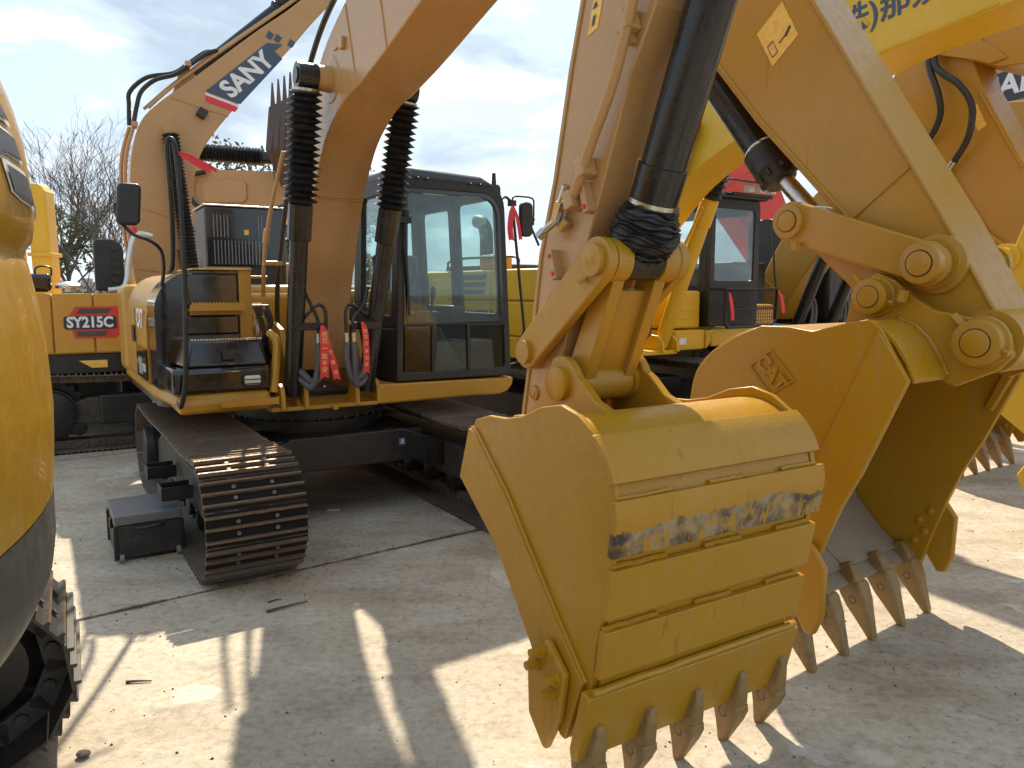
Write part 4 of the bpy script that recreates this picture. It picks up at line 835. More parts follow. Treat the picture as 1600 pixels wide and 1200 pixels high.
# ================================================================== excavators on the right whose bodies stand behind the camera's right shoulder
def away_bucket(r, hw, mat, ear=0.30, nteeth=5, emblem=True, pts=True):
    """bucket that opens towards -y; teeth tips on the ground at y = 0"""
    out = [(0.225, 0.30), (0.33, 0.385), (0.47, 0.52), (0.60, 0.74), (0.69, 0.98), (0.72, 1.18), (0.69, 1.33), (0.60, 1.43), (0.46, 1.515), (0.32, 1.56), (0.18, 1.56), (0.06, 1.55), (-0.05, 1.57)]
    op = dense(out, 3)[::-1]
    b = shell(op, -0.022, -hw+0.02, hw-0.02); bk = b.build('bucket', mat, r, 35, 0.003)
    side = [(0.07, 0.25), (0.02, 0.42), (-0.05, 0.64), (-0.12, 0.82), (-0.20, 0.98), (-0.37, 1.39), (-0.30, 1.50), (-0.24, 1.60), (-0.19, 1.63), (-0.09, 1.61), (0.06, 1.57), (0.18, 1.585), (0.32, 1.585), (0.46, 1.53), (0.61, 1.44), (0.70, 1.32), (0.73, 1.20), (0.70, 0.98), (0.61, 0.74), (0.48, 0.52), (0.34, 0.37), (0.22, 0.28)]
    for s in (-1, 1):
        b = MB(); b.pyz(side, s*(hw-0.022), s*hw); b.build('side_plate', mat, bk, 30, 0.004)
        b = MB(); b.pyz([(0.07, 0.25), (0.02, 0.42), (-0.05, 0.64), (-0.12, 0.82), (-0.20, 0.98), (-0.37, 1.39), (-0.30, 1.50), (-0.24, 1.585), (0.02, 0.98), (0.14, 0.62), (0.20, 0.30)], s*hw+s*0.001, s*hw+s*0.012); b.build('side_bar', mat, bk, 30, 0.003)
        cu = [(0.04, 0.64), (-0.01, 0.64), (-0.085, 0.54), (-0.08, 0.32), (-0.045, 0.225), (0.0, 0.215), (0.08, 0.33), (0.10, 0.45)]
        b = MB(); b.pyz(cu, s*(hw+0.014), s*(hw+0.05)); b.build('side_cutter', mat, bk, 30, 0.012)
        for (y, z) in ((0.035, 0.56), (0.09, 0.50), (0.06, 0.44), (0.11, 0.38)):
            q = MB(); q.lathe((s*(hw-0.02), y, z), (s*(hw-0.035), y, z), [(0, 0.024), (0.6, 0.02), (1, 0.008)], 14); q.build('bolt_head', mat, bk)
    # bare steel floor inside with two scored plates
    b = MB(); inn = [(0.195, 0.315), (0.31, 0.40), (0.45, 0.545), (0.57, 0.755), (0.655, 0.985)]
    for k, (x0, x1) in enumerate(((-hw+0.03, -0.004), (0.004, hw-0.03))):
        for j in range(2):
            q = MB(); seg = inn[0:3] if j == 0 else inn[2:5]
            q.pyz(seg+[(y-0.012, z+0.008) for y, z in seg[::-1]], x0, x1); q.build('floor_plate', BARE, bk, 30, 0.002)
    b = MB(); b.pyz([(0.245, 0.30), (0.225, 0.325), (0.125, 0.27), (0.14, 0.25)], -hw-0.01, hw+0.01); b.build('cutting_lip', BARE, bk, 30, 0.004)
    xs = [-hw*0.92+k*(hw*1.84)/(nteeth-1) for k in range(nteeth)]
    put_teeth(bk, xs, 0.145, 0.262, R(-28), 0.10, 0.305, 0.088)
    # ears that carry the pins
    for s in (-1, 1):
        e = [(0.10, 1.50), (0.06, 1.70), (0.02, 1.79), (-0.06, 1.825), (-0.14, 1.79), (-0.22, 1.72), (-0.31, 1.665), (-0.44, 1.64), (-0.54, 1.63), (-0.60, 1.58), (-0.62, 1.49), (-0.57, 1.43), (-0.41, 1.35), (-0.33, 1.38), (-0.2, 1.46)]
        b = MB(); b.pyz(e, s*(ear-0.045), s*ear); b.build('hinge_ear', mat, bk, 30, 0.006)
        for (y, z, rr) in ((-0.06, 1.72, 0.078), (-0.51, 1.54, 0.092)):
            q = MB(); q.lathe((s*ear, y, z), (s*(ear+0.075), y, z), [(0, rr+0.015), (0.15, rr+0.012), (0.2, rr), (0.95, rr), (1, rr-0.008)], 30); q.build('pin_boss', mat, bk)
            q = MB(); q.lathe((s*(ear+0.07), y, z), (s*(ear+0.081), y, z), [(0, rr*0.60), (0.8, rr*0.59), (1, rr*0.55)], 26); q.build('pin_end', mat, bk)
            q = MB(); q.lathe((s*(ear+0.072), y, z), (s*(ear+0.0765), y, z), [(0, rr*0.64), (1, rr*0.64)], 26); q.build('pin_groove', BLKM, bk)
            q = MB(); q.cyl((s*(ear+0.035), y+rr*0.75, z+rr*0.75), (s*(ear+0.035), y+rr*1.15, z+rr*1.15), 0.018, n=6); q.build('bolt', mat, bk)
            q = MB(); q.cyl((s*(ear+0.035), y-rr*0.9, z-rr*0.3), (s*(ear+0.035), y-rr*1.2, z-rr*0.4), 0.014, n=6); q.build('bolt', mat, bk)
        # quarter-round torque plate between side plate and ear
        q = [(-0.17, 1.625), (-0.24, 1.60), (-0.30, 1.545), (-0.35, 1.47), (-0.385, 1.395)]
        b = MB(); b.pyz([(y+0.01, z-0.018) for y, z in q][::-1]+q, s*(ear+0.002), s*(hw-0.024)); b.build('torque_plate', mat, bk, 40, 0.003)
        b = MB(); b.tube([(s*(ear+0.006), y, z) for y, z in q], 0.011, 6); b.build('weld_bead', mat, bk)
    # inner stiffener rib on the far side plate
    b = MB(); b.poly([(hw-0.022, -0.33, 1.34), (hw-0.022, -0.28, 1.36), (hw-0.022, -0.20, 1.16), (hw-0.022, -0.24, 1.14)], (-0.03, 0, 0)); b.build('stiffener', mat, bk, 30, 0.01)
    if emblem:
        x = -hw-0.0005; cy, cz = 0.265, 1.40
        ux = Vector((0, -0.72, -0.69)); uz = Vector((0, -0.69, 0.72))           # emblem turned like the plate on the photo's bucket
        c = Vector((x, 0.25, 1.365)); e1, e2 = Vector((0, -0.60, -0.80)), Vector((0, -0.84, 0.54)) 
        A, B, C_, D = Vector((x, 0.26, 1.48)), Vector((x, 0.13, 1.345)), Vector((x, 0.255, 1.265)), Vector((x, 0.375, 1.395))
        inn = [p.lerp((A+B+C_+D)/4, 0.10) for p in (A, B, C_, D)]
        b = MB(); b.ring([A, B, C_, D], inn, (-0.010, 0, 0)); b.build('emblem_frame', mat, bk, 0, 0.003)
        rd = (B-A).normalized(); up_ = (A-D).normalized()
        ctr = (A+B+C_+D)/4
        text('emblem_lettering', 'CAT', 0.098, mat, bk, tuple(ctr+Vector((-0.004, 0, 0))), tuple(rd), tuple(up_), 0.006, 'CENTER', bold=0.004)
    return bk
def away_linkage(r, mat, ear=0.30):
    P1 = (0.39, 2.08); P2 = (-0.27, 1.86); P3 = (-0.06, 1.72)
    for s in (-1, 1):
        b = MB(); b.pyz(link_plate(P2, P1, 0.085, 0.098), s*0.245, s*0.30); lk = b.build('side_link', mat, r, 30, 0.008)
        for P, rr, L in ((P1, 0.08, 0.03), (P2, 0.085, 0.07)):
            q = MB(); q.lathe((s*0.30, *P), (s*(0.30+L), *P), [(0, rr+0.01), (0.1, rr), (0.95, rr), (1, rr-0.006)], 28); q.build('pin_boss', mat, lk)
            q = MB(); q.lathe((s*(0.299+L), *P), (s*(0.308+L), *P), [(0, rr*0.62), (0.8, rr*0.60), (1, rr*0.56)], 24); q.build('pin_end', mat, lk)
            q = MB(); q.lathe((s*(0.30+L), *P), (s*(0.3035+L), *P), [(0, rr*0.66), (1, rr*0.66)], 24); q.build('pin_groove', BLKM, lk)
        q = MB(); q.cyl((s*0.33, 0.34, 1.98), (s*0.33, 0.335, 1.94), 0.02, n=6); q.build('bolt', mat, lk)
        q = MB(); q.cyl((s*0.34, -0.20, 1.75), (s*0.34, -0.19, 1.70), 0.022, n=6); q.build('bolt', mat, lk)
    b = MB(); b.pyz([(0.47, 2.04), (0.40, 2.17), (0.28, 2.10), (0.12, 1.93), (-0.10, 1.80), (-0.12, 1.65), (0.02, 1.66), (0.14, 1.78), (0.30, 1.92)], -0.20, 0.20)
    pin(b, -0.24, 0.24, P1[0], P1[1], 0.085); b.build('power_link', mat, r, 30, 0.01)
def right_excavator():
    r = thing('excavator', 'brownish yellow excavator arm at right with emblem-stamped bucket opening to the right', 'excavator', (1.83, 3.68, 0), 37)
    away_bucket(r, 0.60, YELB); away_linkage(r, YEL)
    # arm box: the face towards +y carries the bucket cylinder
    prof = [(-0.58, 1.48), (-0.53, 1.63), (-0.27, 2.08), (0.07, 2.62), (0.39, 3.13), (0.72, 3.66), (0.93, 4.12), (1.12, 4.22), (1.30, 4.05), (1.36, 3.60), (1.24, 3.28), (0.99, 2.97), (0.69, 2.61), (0.24, 2.14), (-0.21, 1.67), (-0.40, 1.45), (-0.50, 1.42)]
    b = MB(); b.pyz(prof, -0.19, 0.19); ar = b.build('arm', YEL, r, 25, 0.006)
    b = MB(); e1 = [(-0.56, 1.60), (-0.27, 2.10), (0.07, 2.64), (0.39, 3.15), (0.72, 3.68)]
    q = MB(); q.tube([(-0.192, y+0.018, z-0.002) for y, z in e1], 0.010, 8); q.build('weld_seam', YEL, ar)
    q = MB(); q.tube([(-0.192, 1.22, 3.30), (-0.192, 0.97, 2.99), (-0.192, 0.67, 2.63), (-0.192, 0.22, 2.16), (-0.192, -0.2, 1.70)], 0.010, 8); q.build('weld_seam', YEL, ar)
    q = MB(); q.tube([(-0.192, -0.12, 2.29), (-0.192, 0.16, 2.06)], 0.009, 8); q.build('weld_seam', YEL, ar)
    q = MB(); q.lathe((-0.19, -0.27, 1.86), (-0.245, -0.27, 1.86), [(0, 0.13), (0.5, 0.126), (0.6, 0.105), (1, 0.105)], 32); q.build('arm_boss', YEL, ar)
    q = MB(); q.cyl((-0.25, -0.51, 1.54), (0.25, -0.51, 1.54), 0.13, n=32); q.build('pivot_tube', YEL, ar)
    q = MB(); q.poly([(-0.191, 0.70, 3.05), (-0.191, 0.60, 2.87), (-0.191, 0.46, 2.99), (-0.191, 0.56, 3.17)], (-0.002, 0, 0)); q.build('warning_sticker', STK, ar, 0)
    q = MB(); A_ = [Vector((-0.194, 0.635, 2.97)), Vector((-0.194, 0.60, 2.91)), Vector((-0.194, 0.57, 2.935)), Vector((-0.194, 0.605, 2.995))]; ce = sum(A_, Vector())/4
    q.ring(A_, [p.lerp(ce, 0.12) for p in A_], (-0.0015, 0, 0)); q.build('sticker_print', DKB, ar, 0)
    q = MB(); q.tube([(-0.195, 0.565, 2.975), (-0.195, 0.525, 3.01)], 0.003, 6); q.build('sticker_arrow', DKB, ar, 0)
    q = MB(); q.box((-0.195, 0.52, 3.02), (0.002, 0.012, 0.05), (R(30), 0, 0)); q.build('sticker_figure', DKB, ar, 0)
    # bucket cylinder and rod
    A, B, C_ = Vector((0, 1.55, 3.50)), Vector((0, 0.72, 2.42)), Vector((0, 0.39, 2.08))
    b = MB(); b.cyl(A, B, 0.085, n=32); bc = b.build('bucket_cylinder', CYL, r)
    b = MB(); d = (B-A).normalized(); b.lathe(B-d*0.10, B+d*0.13, [(0, 0.085), (0.03, 0.108), (0.6, 0.108), (0.65, 0.098), (0.95, 0.085), (1, 0.07)], 32); b.build('gland', RUB, bc)
    for k in range(16):
        a = 2*math.pi*k/16; u = d.orthogonal().normalized(); w = d.cross(u); p = B+d*0.06+(u*math.cos(a)+w*math.sin(a))*0.1
        if k % 2 == 0:
            q = MB(); q.cyl(p, p+d*0.03, 0.014, n=6); q.build('gland_bolt', RUB, bc)
    b = MB(); b.cyl(B, C_, 0.046, n=24); b.cyl((-0.08, C_.y, C_.z), (0.08, C_.y, C_.z), 0.09, n=28); b.build('piston_rod', STEEL, bc)
    b = MB(); b.lathe(B-d*0.12, B-d*0.10, [(0, 0.088), (0.5, 0.093), (1, 0.088)], 32); b.build('retaining_wire', STEEL, bc)
    # boom and arm cylinder run back over the camera's right shoulder to a body out of view
    b = MB(); b.pyz([(1.15, 4.02), (1.02, 3.90), (0.85, 4.02), (0.0, 4.45), (-1.8, 4.75), (-2.6, 4.6), (-4.2, 2.9), (-5.2, 1.5), (-5.0, 1.25), (-4.75, 1.3), (-3.6, 2.5), (-2.3, 3.85), (-1.7, 4.05), (0.0, 3.85)][::1], -0.25, 0.25); b.build('boom', YEL, r, 25, 0.008)
    return r
right_excavator()
def far_right_excavator():
    r = thing('excavator', 'brownish yellow excavator arm with black hoses at the right edge above a grey-floored bucket', 'excavator', (4.65, 7.33, 0), 35)
    away_bucket(r, 0.58, YEL, emblem=False); 
    prof = [(-0.62, 1.50), (-0.55, 1.70), (-0.2, 2.84), (0.23, 3.64), (0.36, 4.02), (0.52, 4.22), (0.70, 4.18), (1.00, 4.05), (1.14, 3.72), (0.95, 3.3), (0.62, 2.75), (0.1, 2.1), (-0.38, 1.5)]
    b = MB(); b.pyz(prof, -0.22, 0.22); ar = b.build('arm', YEL, r, 25, 0.008)
    q = MB(); q.tube([(-0.222, -0.2+0.03, 2.84), (-0.222, 0.24, 3.58)], 0.012, 8); q.build('weld_seam', YEL, ar)
    # boom tip plate and boom coming in from the right
    b = MB(); b.pyz([(0.62, 3.98), (0.60, 4.12), (0.5, 4.2), (0.1, 4.36), (-0.4, 4.48), (-3.2, 4.8), (-3.3, 4.1), (-0.4, 3.70), (0.05, 3.74), (0.35, 3.88)], -0.30, 0.30); bo = b.build('boom', YEL, r, 25, 0.01)
    b = MB(); b.pyz([(0.63, 3.98), (0.62, 4.10), (0.52, 4.18), (0.12, 4.30), (0.04, 4.27), (0.10, 4.20), (0.22, 4.10), (0.20, 4.0), (0.05, 3.88), (-0.02, 3.80), (0.12, 3.78), (0.30, 3.86)], -0.32, -0.302); b.build('tip_plate', YEL, bo, 25, 0.008)
    b = MB(); b.pyz(link_plate((0.55, 4.06), (0.44, 4.08), 0.075, 0.06), -0.335, -0.322); b.build('lock_plate', YEL, bo, 25, 0.004)
    q = MB(); q.lathe((-0.335, 0.45, 4.08), (-0.36, 0.45, 4.08), [(0, 0.045), (0.4, 0.043), (0.45, 0.022), (1, 0.02)], 20); q.build('pin_cap', YEL, bo)
    for k, pts in enumerate(([(-0.30, 0.66, 4.14), (-0.34, 0.66, 3.9), (-0.36, 0.55, 3.62), (-0.34, 0.52, 3.42), (-0.30, 0.60, 3.25), (-0.26, 0.74, 3.12)], [(-0.30, 0.63, 4.10), (-0.36, 0.58, 3.85), (-0.38, 0.35, 3.64), (-0.38, 0.22, 3.42), (-0.36, 0.24, 3.16), (-0.30, 0.38, 2.96)])):
        q = MB(); q.tube(crv(pts, 7), 0.030, 10); q.build('hydraulic_hose', RUB, r)
    q = MB(); q.cyl((-0.30, 0.38, 2.96), (-0.27, 0.45, 2.88), 0.032, n=12); q.build('hose_fitting', STEEL, r)
    q = MB(); q.tube(crv([(-0.265, 0.46, 2.87), (-0.26, 0.42, 2.80), (-0.26, 0.28, 2.58), (-0.26, 0.10, 2.30), (-0.25, -0.02, 2.2), (-0.24, -0.15, 2.1)], 5), 0.026, 10); q.build('arm_pipe', YEL, ar)
    for (y, z) in ((0.40, 2.76), (0.16, 2.39)):
        q = MB(); q.box((-0.25, y, z), (0.08, 0.14, 0.05), (R(57), 0, 0)); q.build('pipe_clamp', YEL, ar, 0, 0.006)
    b = MB(); b.poly([(-0.222, 0.33, 3.44), (-0.222, 0.25, 3.47), (-0.222, 0.15, 3.26), (-0.222, 0.22, 3.22)], (-0.002, 0, 0)); b.build('warning_sticker', STK, ar, 0)
    b = MB(); b.poly([(-0.2245, 0.295, 3.43), (-0.2245, 0.255, 3.445), (-0.2245, 0.245, 3.38)], (-0.001, 0, 0)); b.build('sticker_print', DKB, ar, 0)
far_right_excavator()

# ================================================================== excavator at the left edge: counterweight and crawler end
def near_left_excavator():
    r = thing('excavator', 'excavator at the left edge showing its yellow counterweight with grey foot and a crawler end', 'excavator', (-3.05, 0.8, 0), 0)
    R0 = 2.187
    def sector(prof, a0=-75, a1=75, n=60):
        b = MB(); vs = []; fs = []; m = len(prof)
        for i in range(n+1):
            a = R(a0+(a1-a0)*i/n)
            for z, dr in prof: vs.append(((R0+dr)*math.cos(a), (R0+dr)*math.sin(a), z))
        for i in range(n):
            for k in range(m): fs.append((i*m+k, (i+1)*m+k, (i+1)*m+(k+1) % m, i*m+(k+1) % m))
        fs.append(tuple(range(m))); fs.append(tuple(range(n*m, n*m+m))[::-1]); b.add(vs, fs); return b
    up = [(1.267, -1.3), (1.267, 0.0), (1.38, 0.008), (1.47, 0.012), (1.62, 0.006), (1.71, -0.004), (1.78, -0.015), (1.815, -0.021), (1.832, -0.029), (1.85, -0.022), (1.868, -0.009), (1.90, -0.003), (1.95, 0.0), (2.02, -0.004), (2.10, -0.012), (2.17, -0.026), (2.23, -0.045), (2.28, -0.070), (2.33, -0.11), (2.37, -0.18), (2.39, -0.30), (2.392, -1.3)]
    cw = sector(up).build('counterweight', CWY, r, 50)
    lo = [(1.263, -1.3), (1.263, -0.001), (1.15, -0.002), (1.08, -0.012), (1.03, -0.035), (1.0, -0.075), (0.985, -0.14), (0.98, -1.3)]
    sector(lo).build('counterweight_foot', GRY, r, 50)
    def surf(a, z, off=0.004):
        for k in range(len(up)-1):
            if up[k][0] <= z <= up[k+1][0] and up[k+1][0] > up[k][0]:
                t = (z-up[k][0])/(up[k+1][0]-up[k][0]); dr = up[k][1]+(up[k+1][1]-up[k][1])*t
        return Vector(((R0+dr+off)*math.cos(R(a)), (R0+dr+off)*math.sin(R(a)), z))
    def decal(pts, off, mat, nm):
        # subdivide polygon rows in z so that the foil follows the curved steel
        zs = sorted(set(round(z, 3) for a, z in pts)); lo_, hi_ = zs[0], zs[-1]; b = MB(); vs = []; n = 14
        def span(z):
            xs = []
            for i in range(len(pts)):
                (a0, z0), (a1, z1) = pts[i], pts[(i+1) % len(pts)]
                if (z0 <= z < z1) or (z1 <= z < z0): xs.append(a0+(a1-a0)*(z-z0)/(z1-z0))
            xs.sort(); return (xs[0], xs[-1]) if len(xs) >= 2 else None
        rows = []
        for k in range(n+1):
            z = lo_+(hi_-lo_)*(k+0.001 if k == 0 else k-0.001 if k == n else k)/n; s_ = span(z)
            if s_: rows.append([surf(s_[0]+(s_[1]-s_[0])*j/4, z, off) for j in range(5)])
        for row in rows: vs += row
        fs = [(i*5+j, i*5+j+1, (i+1)*5+j+1, (i+1)*5+j) for i in range(len(rows)-1) for j in range(4)]
        b.add(vs, fs); b.build(nm, mat, cw, 60)
    for o in ([(14.6, 2.165), (17.6, 2.15), (20.5, 2.15), (23.0, 2.085), (17.4, 2.085), (15.4, 2.09)],
              [(16.2, 2.075), (23.4, 2.072), (25.0, 2.02), (20.6, 2.02), (19.0, 2.0), (17.4, 2.03)],
              [(19.4, 2.006), (25.4, 2.006), (29.0, 1.935), (23.0, 1.935), (20.6, 1.945)]):
        decal(o, 0.003, WHT, 'decal_outline')
        c = (sum(p[0] for p in o)/len(o), sum(p[1] for p in o)/len(o)); decal([(c[0]+(a-c[0])*0.86, c[1]+(z-c[1])*0.84) for a, z in o], 0.006, SLATEG, 'decal_lettering')
    b = MB(); b.bx(-2.6, 0.9, -1.3, 1.3, 1.03, 2.0); b.build('house', CWY, r, 30, 0.06, 3)
    b = MB(); b.bx(-1.6, 0.3, -0.9, 1.0, 0.5, 0.75); b.cyl((-0.3, 0.1, 0.7), (-0.3, 0.1, 1.03), 0.6, n=32); b.build('car_body', BLKM, r, 30, 0.02)
    # crawler along world x: build in a turned frame by rotating finished parts
    before = set(bpy.data.objects)
    make_track(r, 1.20, -2.20, 2.3, 0.345, 0.60, 0.18, side=-1, mat=DUSTY)
    for o_ in set(bpy.data.objects)-before:
        if o_.parent == r: o_.rotation_euler = (0, 0, R(120)); o_.location = (0.0, 0.0, 0)
SLATEG = paint('decal_grey', (0.055, 0.065, 0.085), 0.3, 0.05)
CWY = paint('counterweight_yellow', (0.46, 0.25, 0.016), 0.28, 0.03, streak=0.35, coat=0.2, bump=0.02)
near_left_excavator()

# ================================================================== loading-yard excavator with red model panel (left, behind)
def sany_excavator():
    r = thing('excavator', 'orange-yellow excavator side-on behind at left, red model panel on its doors and lettered boom', 'excavator', (-4.054, 10.02, 0), 120)
    make_track(r, -1.06, -2.2, 2.15, 0.44, 0.60)
    make_track(r, 1.06, -2.2, 2.15, 0.44, 0.60, side=1)
    b = MB(); b.bx(-1.36, -1.25, -0.8, 1.25, 0.30, 0.62); tfb = b.build('frame_cover', BLKM, r, 0, 0.02)
    for (y, w) in ((0.60, 0.13), (0.47, 0.08)):
        q = MB(); q.bx(-1.366, -1.361, y, y+w, 0.42, 0.42+w); q.build('sticker', WHT, tfb, 0)
        text('sticker_print', 'W' if w > 0.1 else '8', 0.10 if w > .1 else 0.07, DKB, tfb, (-1.368, y+w/2, 0.42+w/2), (0, -1, 0), (0, 0, 1), 0.001, 'CENTER')
    b = MB(); b.bx(-0.7, 0.7, -1.0, 1.0, 0.4, 0.9); b.build('car_body', BLKM, r, 0, 0.02)
    b = MB(); b.bx(-1.33, 1.33, -1.6, 2.3, 0.86, 1.07); bs = b.build('platform', BLKM, r, 0, 0.01)
    q = MB(); q.poly([(-1.335, 1.42, 1.0), (-1.335, 1.15, 1.0), (-1.335, 1.15, 0.92), (-1.335, 1.30, 0.92)], (-0.003, 0, 0)); q.build('reflector', STK, bs, 0)
    b = MB(); b.bx(-1.33, 1.33, -0.05, 2.25, 1.07, 1.70); b.build('house', ORA, r, 0, 0.02)
    for (y0, y1) in ((1.64, 2.28), (1.26, 1.625), (0.62, 1.245), (-0.02, 0.605)):
        q = MB(); q.bx(-1.362, -1.335, y0, y1, 1.085, 1.715); q.build('side_door', ORA, r, 30, 0.012, 3)
    b = MB(); b.pyz([(2.26, 1.0), (2.26, 1.72), (2.6, 1.75), (2.75, 1.6), (2.75, 1.05)], -1.34, 1.34); b.build('counterweight', ORA, r, 30, 0.06, 3)
    # red model panel
    x = -1.364
    q = MB(); q.poly([(x, 1.50, 1.46), (x, 1.42, 1.575), (x, 0.945, 1.575), (x, 0.945, 1.34), (x, 1.05, 1.24), (x, 1.44, 1.24)], (-0.003, 0, 0)); dp = q.build('model_panel', REDP, r, 0)
    q = MB(); q.pyz(rrect(1.04, 1.535, 1.335, 1.475, 0.03), x-0.004, x-0.007); q.build('model_panel_band', DKB, dp, 0)
    q = MB(); q.poly([(x-0.004, 1.38, 1.555), (x-0.004, 1.08, 1.555), (x-0.004, 1.12, 1.50), (x-0.004, 1.42, 1.50)], (-0.003, 0, 0)); q.build('model_panel_grid', GRY, dp, 0)
    q = MB(); q.poly([(x-0.004, 1.42, 1.315), (x-0.004, 1.12, 1.315), (x-0.004, 1.16, 1.26), (x-0.004, 1.42, 1.26)], (-0.003, 0, 0)); q.build('model_panel_grid', GRY, dp, 0)
    text('model_lettering', 'SY215C', 0.155, WHT, dp, (x-0.009, 1.29, 1.405), (0, -1, 0), (0, 0, 1), 0.002, 'CENTER', sx=0.86, bold=0.006)
    # boom
    belly = [(0.20, 1.4), (0.18, 1.81), (0.12, 2.33), (0.05, 2.96), (-0.04, 3.36), (-0.20, 3.65), (-0.53, 4.07), (-1.24, 4.88), (-1.64, 5.36), (-2.7, 6.5)]
    back = [(-2.95, 6.75), (-2.5, 6.6), (-1.39, 5.50), (-0.80, 5.01), (0.06, 4.27), (0.37, 4.01), (0.59, 3.76), (0.71, 3.37), (0.75, 2.92), (0.78, 2.16), (0.73, 1.77), (0.6, 1.35)]
    b = MB(); b.pyz(dense(belly, 4)+dense(back, 4), -0.22, 0.22); bo = b.build('boom', TAN, r, 25, 0.012)
    for pts in ([(0.10, 2.55), (0.75, 2.78)], [(-0.42, 3.92), (0.25, 4.08)], [(0.16, 1.95), (0.75, 2.0)]):
        q = MB(); q.tube([(-0.222, *p) for p in pts], 0.007, 6); q.build('weld_seam', TAN, bo)
    q = MB(); q.lathe((-0.22, 0.29, 3.66), (-0.38, 0.29, 3.66), [(0, 0.085), (0.1, 0.075), (1, 0.07)], 20); q.build('pin_boss', TAN, bo)
    X_ = -0.2225
    q = MB(); q.poly([(X_, -0.16, 4.20), (X_, -0.93, 4.89), (X_, -1.13, 4.90), (X_, -1.02, 4.80), (X_, -1.12, 4.72), (X_, -0.57, 4.09)], (-0.003, 0, 0)); dp = q.build('name_panel', SLATE, bo, 0)
    q = MB(); q.poly([(X_, -0.15, 4.185), (X_, -0.56, 4.075), (X_, -0.545, 4.05), (X_, -0.155, 4.155)], (-0.003, 0, 0)); q.build('white_stripe', WHT, bo, 0)
    q = MB(); q.poly([(X_, -0.155, 4.15), (X_, -0.545, 4.045), (X_, -0.50, 3.985), (X_, -0.155, 4.075)], (-0.003, 0, 0)); q.build('red_stripe', RED, bo, 0)
    for (y, z) in ((-1.24, 4.93), (-1.07, 4.965), (-0.97, 4.99)):
        q = MB(); w = 0.055; q.poly([(X_, y+w, z-w*0.5), (X_, y-w*0.2, z-w), (X_, y-w, z+w*0.3), (X_, y+w*0.2, z+w)], (-0.003, 0, 0)); q.build('name_check', SLATE, bo, 0)
    text('name_lettering', 'SANY', 0.30, WHT, bo, (X_-0.005, -0.68, 4.47), (0, -0.72, 0.66), (0, 0.66, 0.72), 0.002, 'CENTER', bold=0.01, shear=-0.15)
    q = MB(); q.box((-0.26, -0.10, 3.92), (0.09, 0.11, 0.11), (R(30), 0, 0)); q.build('work_lamp', BLKM, bo, 0, 0.01)
    # arm cylinder, pipes, hoses
    q = MB(); q.cyl((0, -0.04, 4.40), (0, -1.10, 5.37), 0.085, n=20); ac = q.build('arm_cylinder', CYL, r)
    q = MB(); q.bellows((0, -1.10, 5.37), (0, -2.4, 6.56), 0.085, 0.115, 22, 20); q.build('bellows', RUB, ac, 0)
    q = MB(); q.pyz([(0.20, 4.17), (0.12, 4.42), (-0.02, 4.48), (-0.1, 4.36)], -0.1, 0.1); q.build('cylinder_bracket', TAN, bo, 0, 0.01)
    for dx_, dy_ in ((-0.19, 0.0), (-0.10, 0.04)):
        q = MB(); q.tube(crv([(dx_, 0.62+dy_, 1.75), (dx_, 0.76+dy_, 2.16), (dx_, 0.80+dy_, 2.6), (dx_, 0.80+dy_, 2.95), (dx_, 0.77+dy_, 3.35), (dx_, 0.67+dy_, 3.70)], 5), 0.022, 8); q.build('boom_pipe', TAN, bo)
        q = MB(); q.tube(crv([(dx_, 0.50+dy_, 3.93), (dx_, 0.12+dy_, 4.30), (dx_, -0.5+dy_, 4.82), (dx_, -1.4+dy_, 5.56), (dx_, -2.0+dy_, 6.1)], 4), 0.018, 8); q.build('boom_pipe', TAN, bo)
        q = MB(); q.tube(crv([(dx_, 0.67+dy_, 3.72), (dx_, 0.62+dy_*2, 3.95), (dx_, 0.56+dy_*3, 4.12), (dx_, 0.40+dy_*2, 4.27+dy_), (dx_, 0.18, 4.36+dy_), (dx_, 0.0, 4.50+dy_), (dx_, -0.2, 4.66+dy_), (dx_, -0.33, 4.72)], 5), 0.026, 8); q.build('hydraulic_hose', RUB, bo)
    for (y, z) in ((0.66, 3.72), (0.79, 2.75), (0.03, 4.50)):
        q = MB(); q.box((-0.15, y, z), (0.2, 0.07, 0.06)); q.build('pipe_clamp', TAN, bo, 0, 0.006)
    # boom cylinder in bellows on the near side
    q = MB(); q.cyl((-0.38, 0.05, 1.2), (-0.38, 0.21, 2.25), 0.075, n=20); bc = q.build('boom_cylinder', CYL, r)
    q = MB(); q.bellows((-0.38, 0.12, 1.95), (-0.38, 0.29, 3.62), 0.075, 0.105, 40, 18); q.build('bellows', RUB, bc, 0)
    # deck clutter: exhaust, mirror panel, hoods
    q = MB(); q.tube(crv([(-0.9, 0.60, 2.36), (-0.9, 0.74, 2.38), (-0.9, 0.81, 2.28), (-0.9, 0.86, 2.06), (-0.9, 0.885, 1.86), (-0.9, 0.94, 1.77), (-0.9, 1.08, 1.745)], 5), 0.036, 12); q.build('exhaust_pipe', CHR, r)
    q = MB(); q.pyz(rrect(0.90, 1.20, 1.74, 2.32, (0.02, 0.02, 0.06, 0.14)), -0.80, -0.60); q.build('muffler_guard', BLKM, r, 30, 0.03, 3)
    for k in range(5):
        q = MB(); q.box((-0.81, 0.99, 1.85+k*0.09), (0.02, 0.10, 0.05), (0.3, 0, 0)); q.build('louver', BLKM, r, 0, 0.006)
    q = MB(); q.bx(-1.2, -0.9, 1.62, 1.95, 1.73, 1.92); q.build('engine_cover', BLK, r, 30, 0.04, 3)
